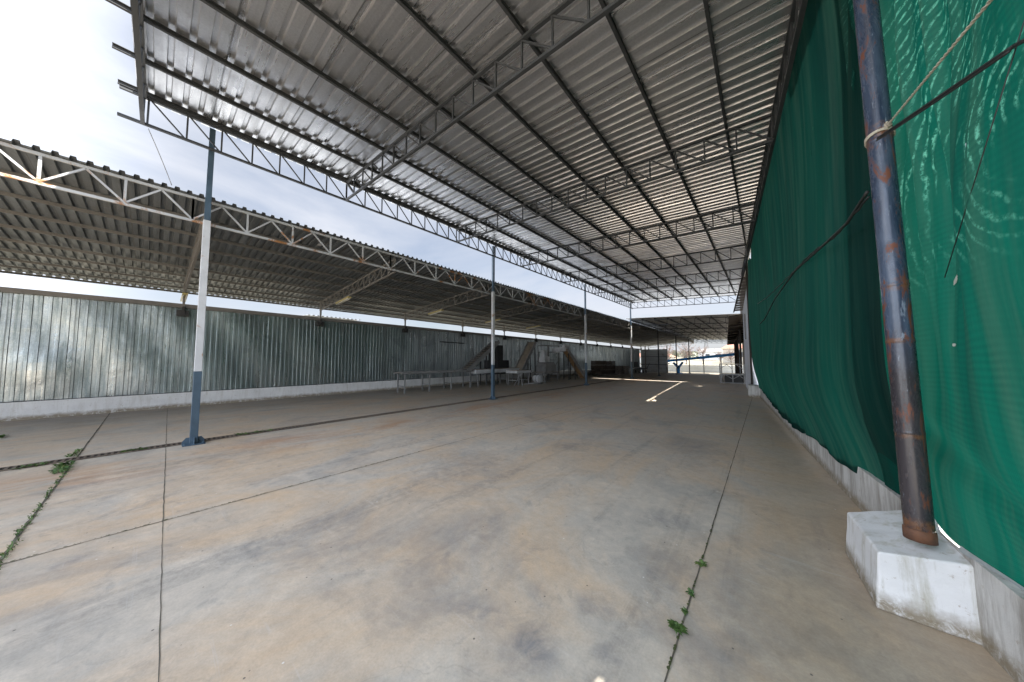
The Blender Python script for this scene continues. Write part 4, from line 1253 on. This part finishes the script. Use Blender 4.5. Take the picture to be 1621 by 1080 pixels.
ck = thing('catwalk_frame', (-12.7, 19.6, 0), 'grey steel frame with rails behind the orange conveyor', 'frame')
m = MB()
for x in (-13.3, -12.3):
    for yy in (18.9, 20.3): m.bar((x, yy, 0), (x, yy, 2.6), .06, .06, up=(0, 1, 0))
m.build('posts', 'machine_grey', ck)
m = MB()
for z in (1.5, 2.1, 2.6):
    for x in (-13.3, -12.3): m.bar((x, 18.9, z), (x, 20.3, z), .04, .05)
    for yy in (18.9, 20.3): m.bar((-13.3, yy, z), (-12.3, yy, z), .04, .05)
m.bar((-12.3, 18.9, .1), (-12.3, 20.3, 1.5), .04, .04)
m.build('rail', 'machine_grey', ck)
hd = MB(); hd.bar((-12.6, 19.9, 2.2), (-11.5, 20.1, 2.35), .5, .35); hd.tube([(-11.6, 19.9, 2.55), (-11.6, 20.5, 2.55)], .14, 12)
hd.build('feed_head', 'machine_white', ck)
dm = thing('drum', (-11.2, 15.9, 0), 'grey drum lying under the end of the belt conveyor', 'drum')
m = MB(); m.tube([(-11.5, 15.9, .32), (-10.95, 15.9, .32)], .24, 20); m.build('shell', 'machine_white', dm, smooth=False)
m = MB()
for x in (-11.45, -11.22, -11.0): m.tube([(x - .015, 15.9, .32), (x + .015, 15.9, .32)], .255, 20)
for yy in (15.72, 16.08): m.bar((-11.5, yy, 0.03), (-10.95, yy, 0.03), .05, .06); m.bar((-11.25, yy, 0.05), (-11.25, 15.9, .2), .05, .05)
m.build('hoops', 'machine_grey', dm)
tb = thing('steel_trestle', (-10.9, 14.6, 0), 'thin pale metal trestle lying low in front of the drum', 'trestle')
m = MB(); m.bar((-10.9, 13.9, .1), (-10.9, 16.3, .14), .05, .05); m.build('bar', 'machine_white', tb)
for yy in (13.9, 16.3):
    m = MB(); m.bar((-10.9, yy, 0), (-11.0, yy, .75), .05, .05, up=(0, 1, 0)); m.bar((-11.5, yy, 0), (-11.0, yy, .75), .04, .04, up=(0, 1, 0)); m.build('leg', 'machine_grey', tb)
table('packing_table', -12.2, -11.3, 13.9, 15.3, 0.80, 0.16, 'white-sided packing table in front of the belt conveyor', 'table', mat='machine_white', legs=2)

# crates: slatted pallet boxes
def crate(x, y, z, w, d, h, mat, label):
    t = thing('crate', (x, y, z), label, 'crate', 'wooden crates stacked at the far wall')
    m = MB()
    for k in range(3):
        z0 = z + 0.12 + k * (h - 0.12) / 3; z1 = z0 + (h - .12) / 3 * .78
        m.box(x - w/2, x + w/2, y - d/2, y - d/2 + .025, z0, z1); m.box(x - w/2, x + w/2, y + d/2 - .025, y + d/2, z0, z1)
        m.box(x - w/2, x - w/2 + .025, y - d/2 + .026, y + d/2 - .026, z0, z1); m.box(x + w/2 - .025, x + w/2, y - d/2 + .026, y + d/2 - .026, z0, z1)
    m.build('sides', mat, t)
    m = MB()
    for s in (-1, 0, 1): m.box(x + s * (w/2 - .06) - .05, x + s * (w/2 - .06) + .05, y - d/2, y + d/2, z, z + 0.09)
    m.box(x - w/2, x + w/2, y - d/2 + .01, y + d/2 - .01, z + 0.092, z + .115)
    m.build('skid', 'crate_wood_pale', t)
    m = MB()
    for sx in (-1, 1):
        for sy in (-1, 1): m.box(x + sx * (w/2 - .06) - .03, x + sx * (w/2 - .06) + .03, y + sy * (d/2 - .06) - .03, y + sy * (d/2 - .06) + .03, z + .116, z + h)
    m.build('corner_post', 'crate_wood', t)
ordn = ['bottom', 'second', 'topmost']
stk = [(-13.3, 29.9, 3, 'first'), (-13.3, 31.15, 3, 'second'), (-13.3, 32.4, 3, 'third'), (-12.9, 33.7, 2, 'fourth'), (-12.7, 35.0, 2, 'fifth')]
for (x, y, n, nm) in stk:
    for k in range(n):
        tone = 'crate_wood' if y < 33 else 'crate_wood_pale'
        crate(x + random.uniform(-.03, .03), y, gz(y) + 0.005 + k * 0.50, 1.15, 1.15, 0.495, tone,
              '%s wooden crate in the %s stack counted from the left at the far wall' % (ordn[k] if not (n == 2 and k == 1) else 'upper', nm))

table('white_table', -13.4, -12.4, 38.0, 42.5, 0.42, 0.08, 'long low white table beside the crates near the far screen', 'table', legs=3)
wt_ = thing('white_cabinet', (-12.9, 36.9, gz(37)), 'small white cabinet between the crates and the long white table', 'cabinet')
m = MB(); m.box(-13.2, -12.5, 36.4, 37.5, gz(37), 0.40); m.build('body', 'machine_white', wt_, bevel=.02)
m = MB(); m.box(-12.495, -12.48, 36.5, 36.93, gz(37) + .06, 0.36); m.box(-12.495, -12.48, 36.97, 37.4, gz(37) + .06, 0.36); m.build('door', 'machine_white', wt_)
st = thing('dark_trolley', (-13.6, 44.5, gz(44)), 'dark flatbed trolley left in the far corner', 'trolley')
m = MB(); m.box(-14.2, -12.9, 43.8, 45.6, 0.1, 0.25); m.build('bed', 'machine_dark', st)
m = MB(); m.box(-14.2, -14.12, 43.85, 45.55, .25, 1.15); m.bar((-13.0, 45.6, .2), (-12.8, 46.3, 1.0), .05, .05); m.build('side_frame', 'machine_dark', st)
for x in (-14.05, -13.05):
    for yy in (44.0, 45.4):
        m = MB(); m.tube([(x - .05, yy, -.22), (x + .05, yy, -.22)], .2, 14); m.build('wheel', 'black_rubber', st)
# stray roof sheet lying above the wall line outside
ps = thing('loose_roof_edge', (-17.2, 5.8, 3.9), 'edge of a neighbouring ribbed roof peeking above the corrugated wall', 'roof')
m = corrugated(lambda u, v, w: (-17.0 - u, 4.6 + v, 3.72 + 0.05 * u + w), 0.8, 2.6, 0.2, 0.04, 0.35, nu=2); m.build('sheet', 'galv_far', ps)
m = MB(); m.box(-17.7, -17.1, 4.7, 7.1, 0, 3.66); m.build('wall', 'plaster_beige', ps)
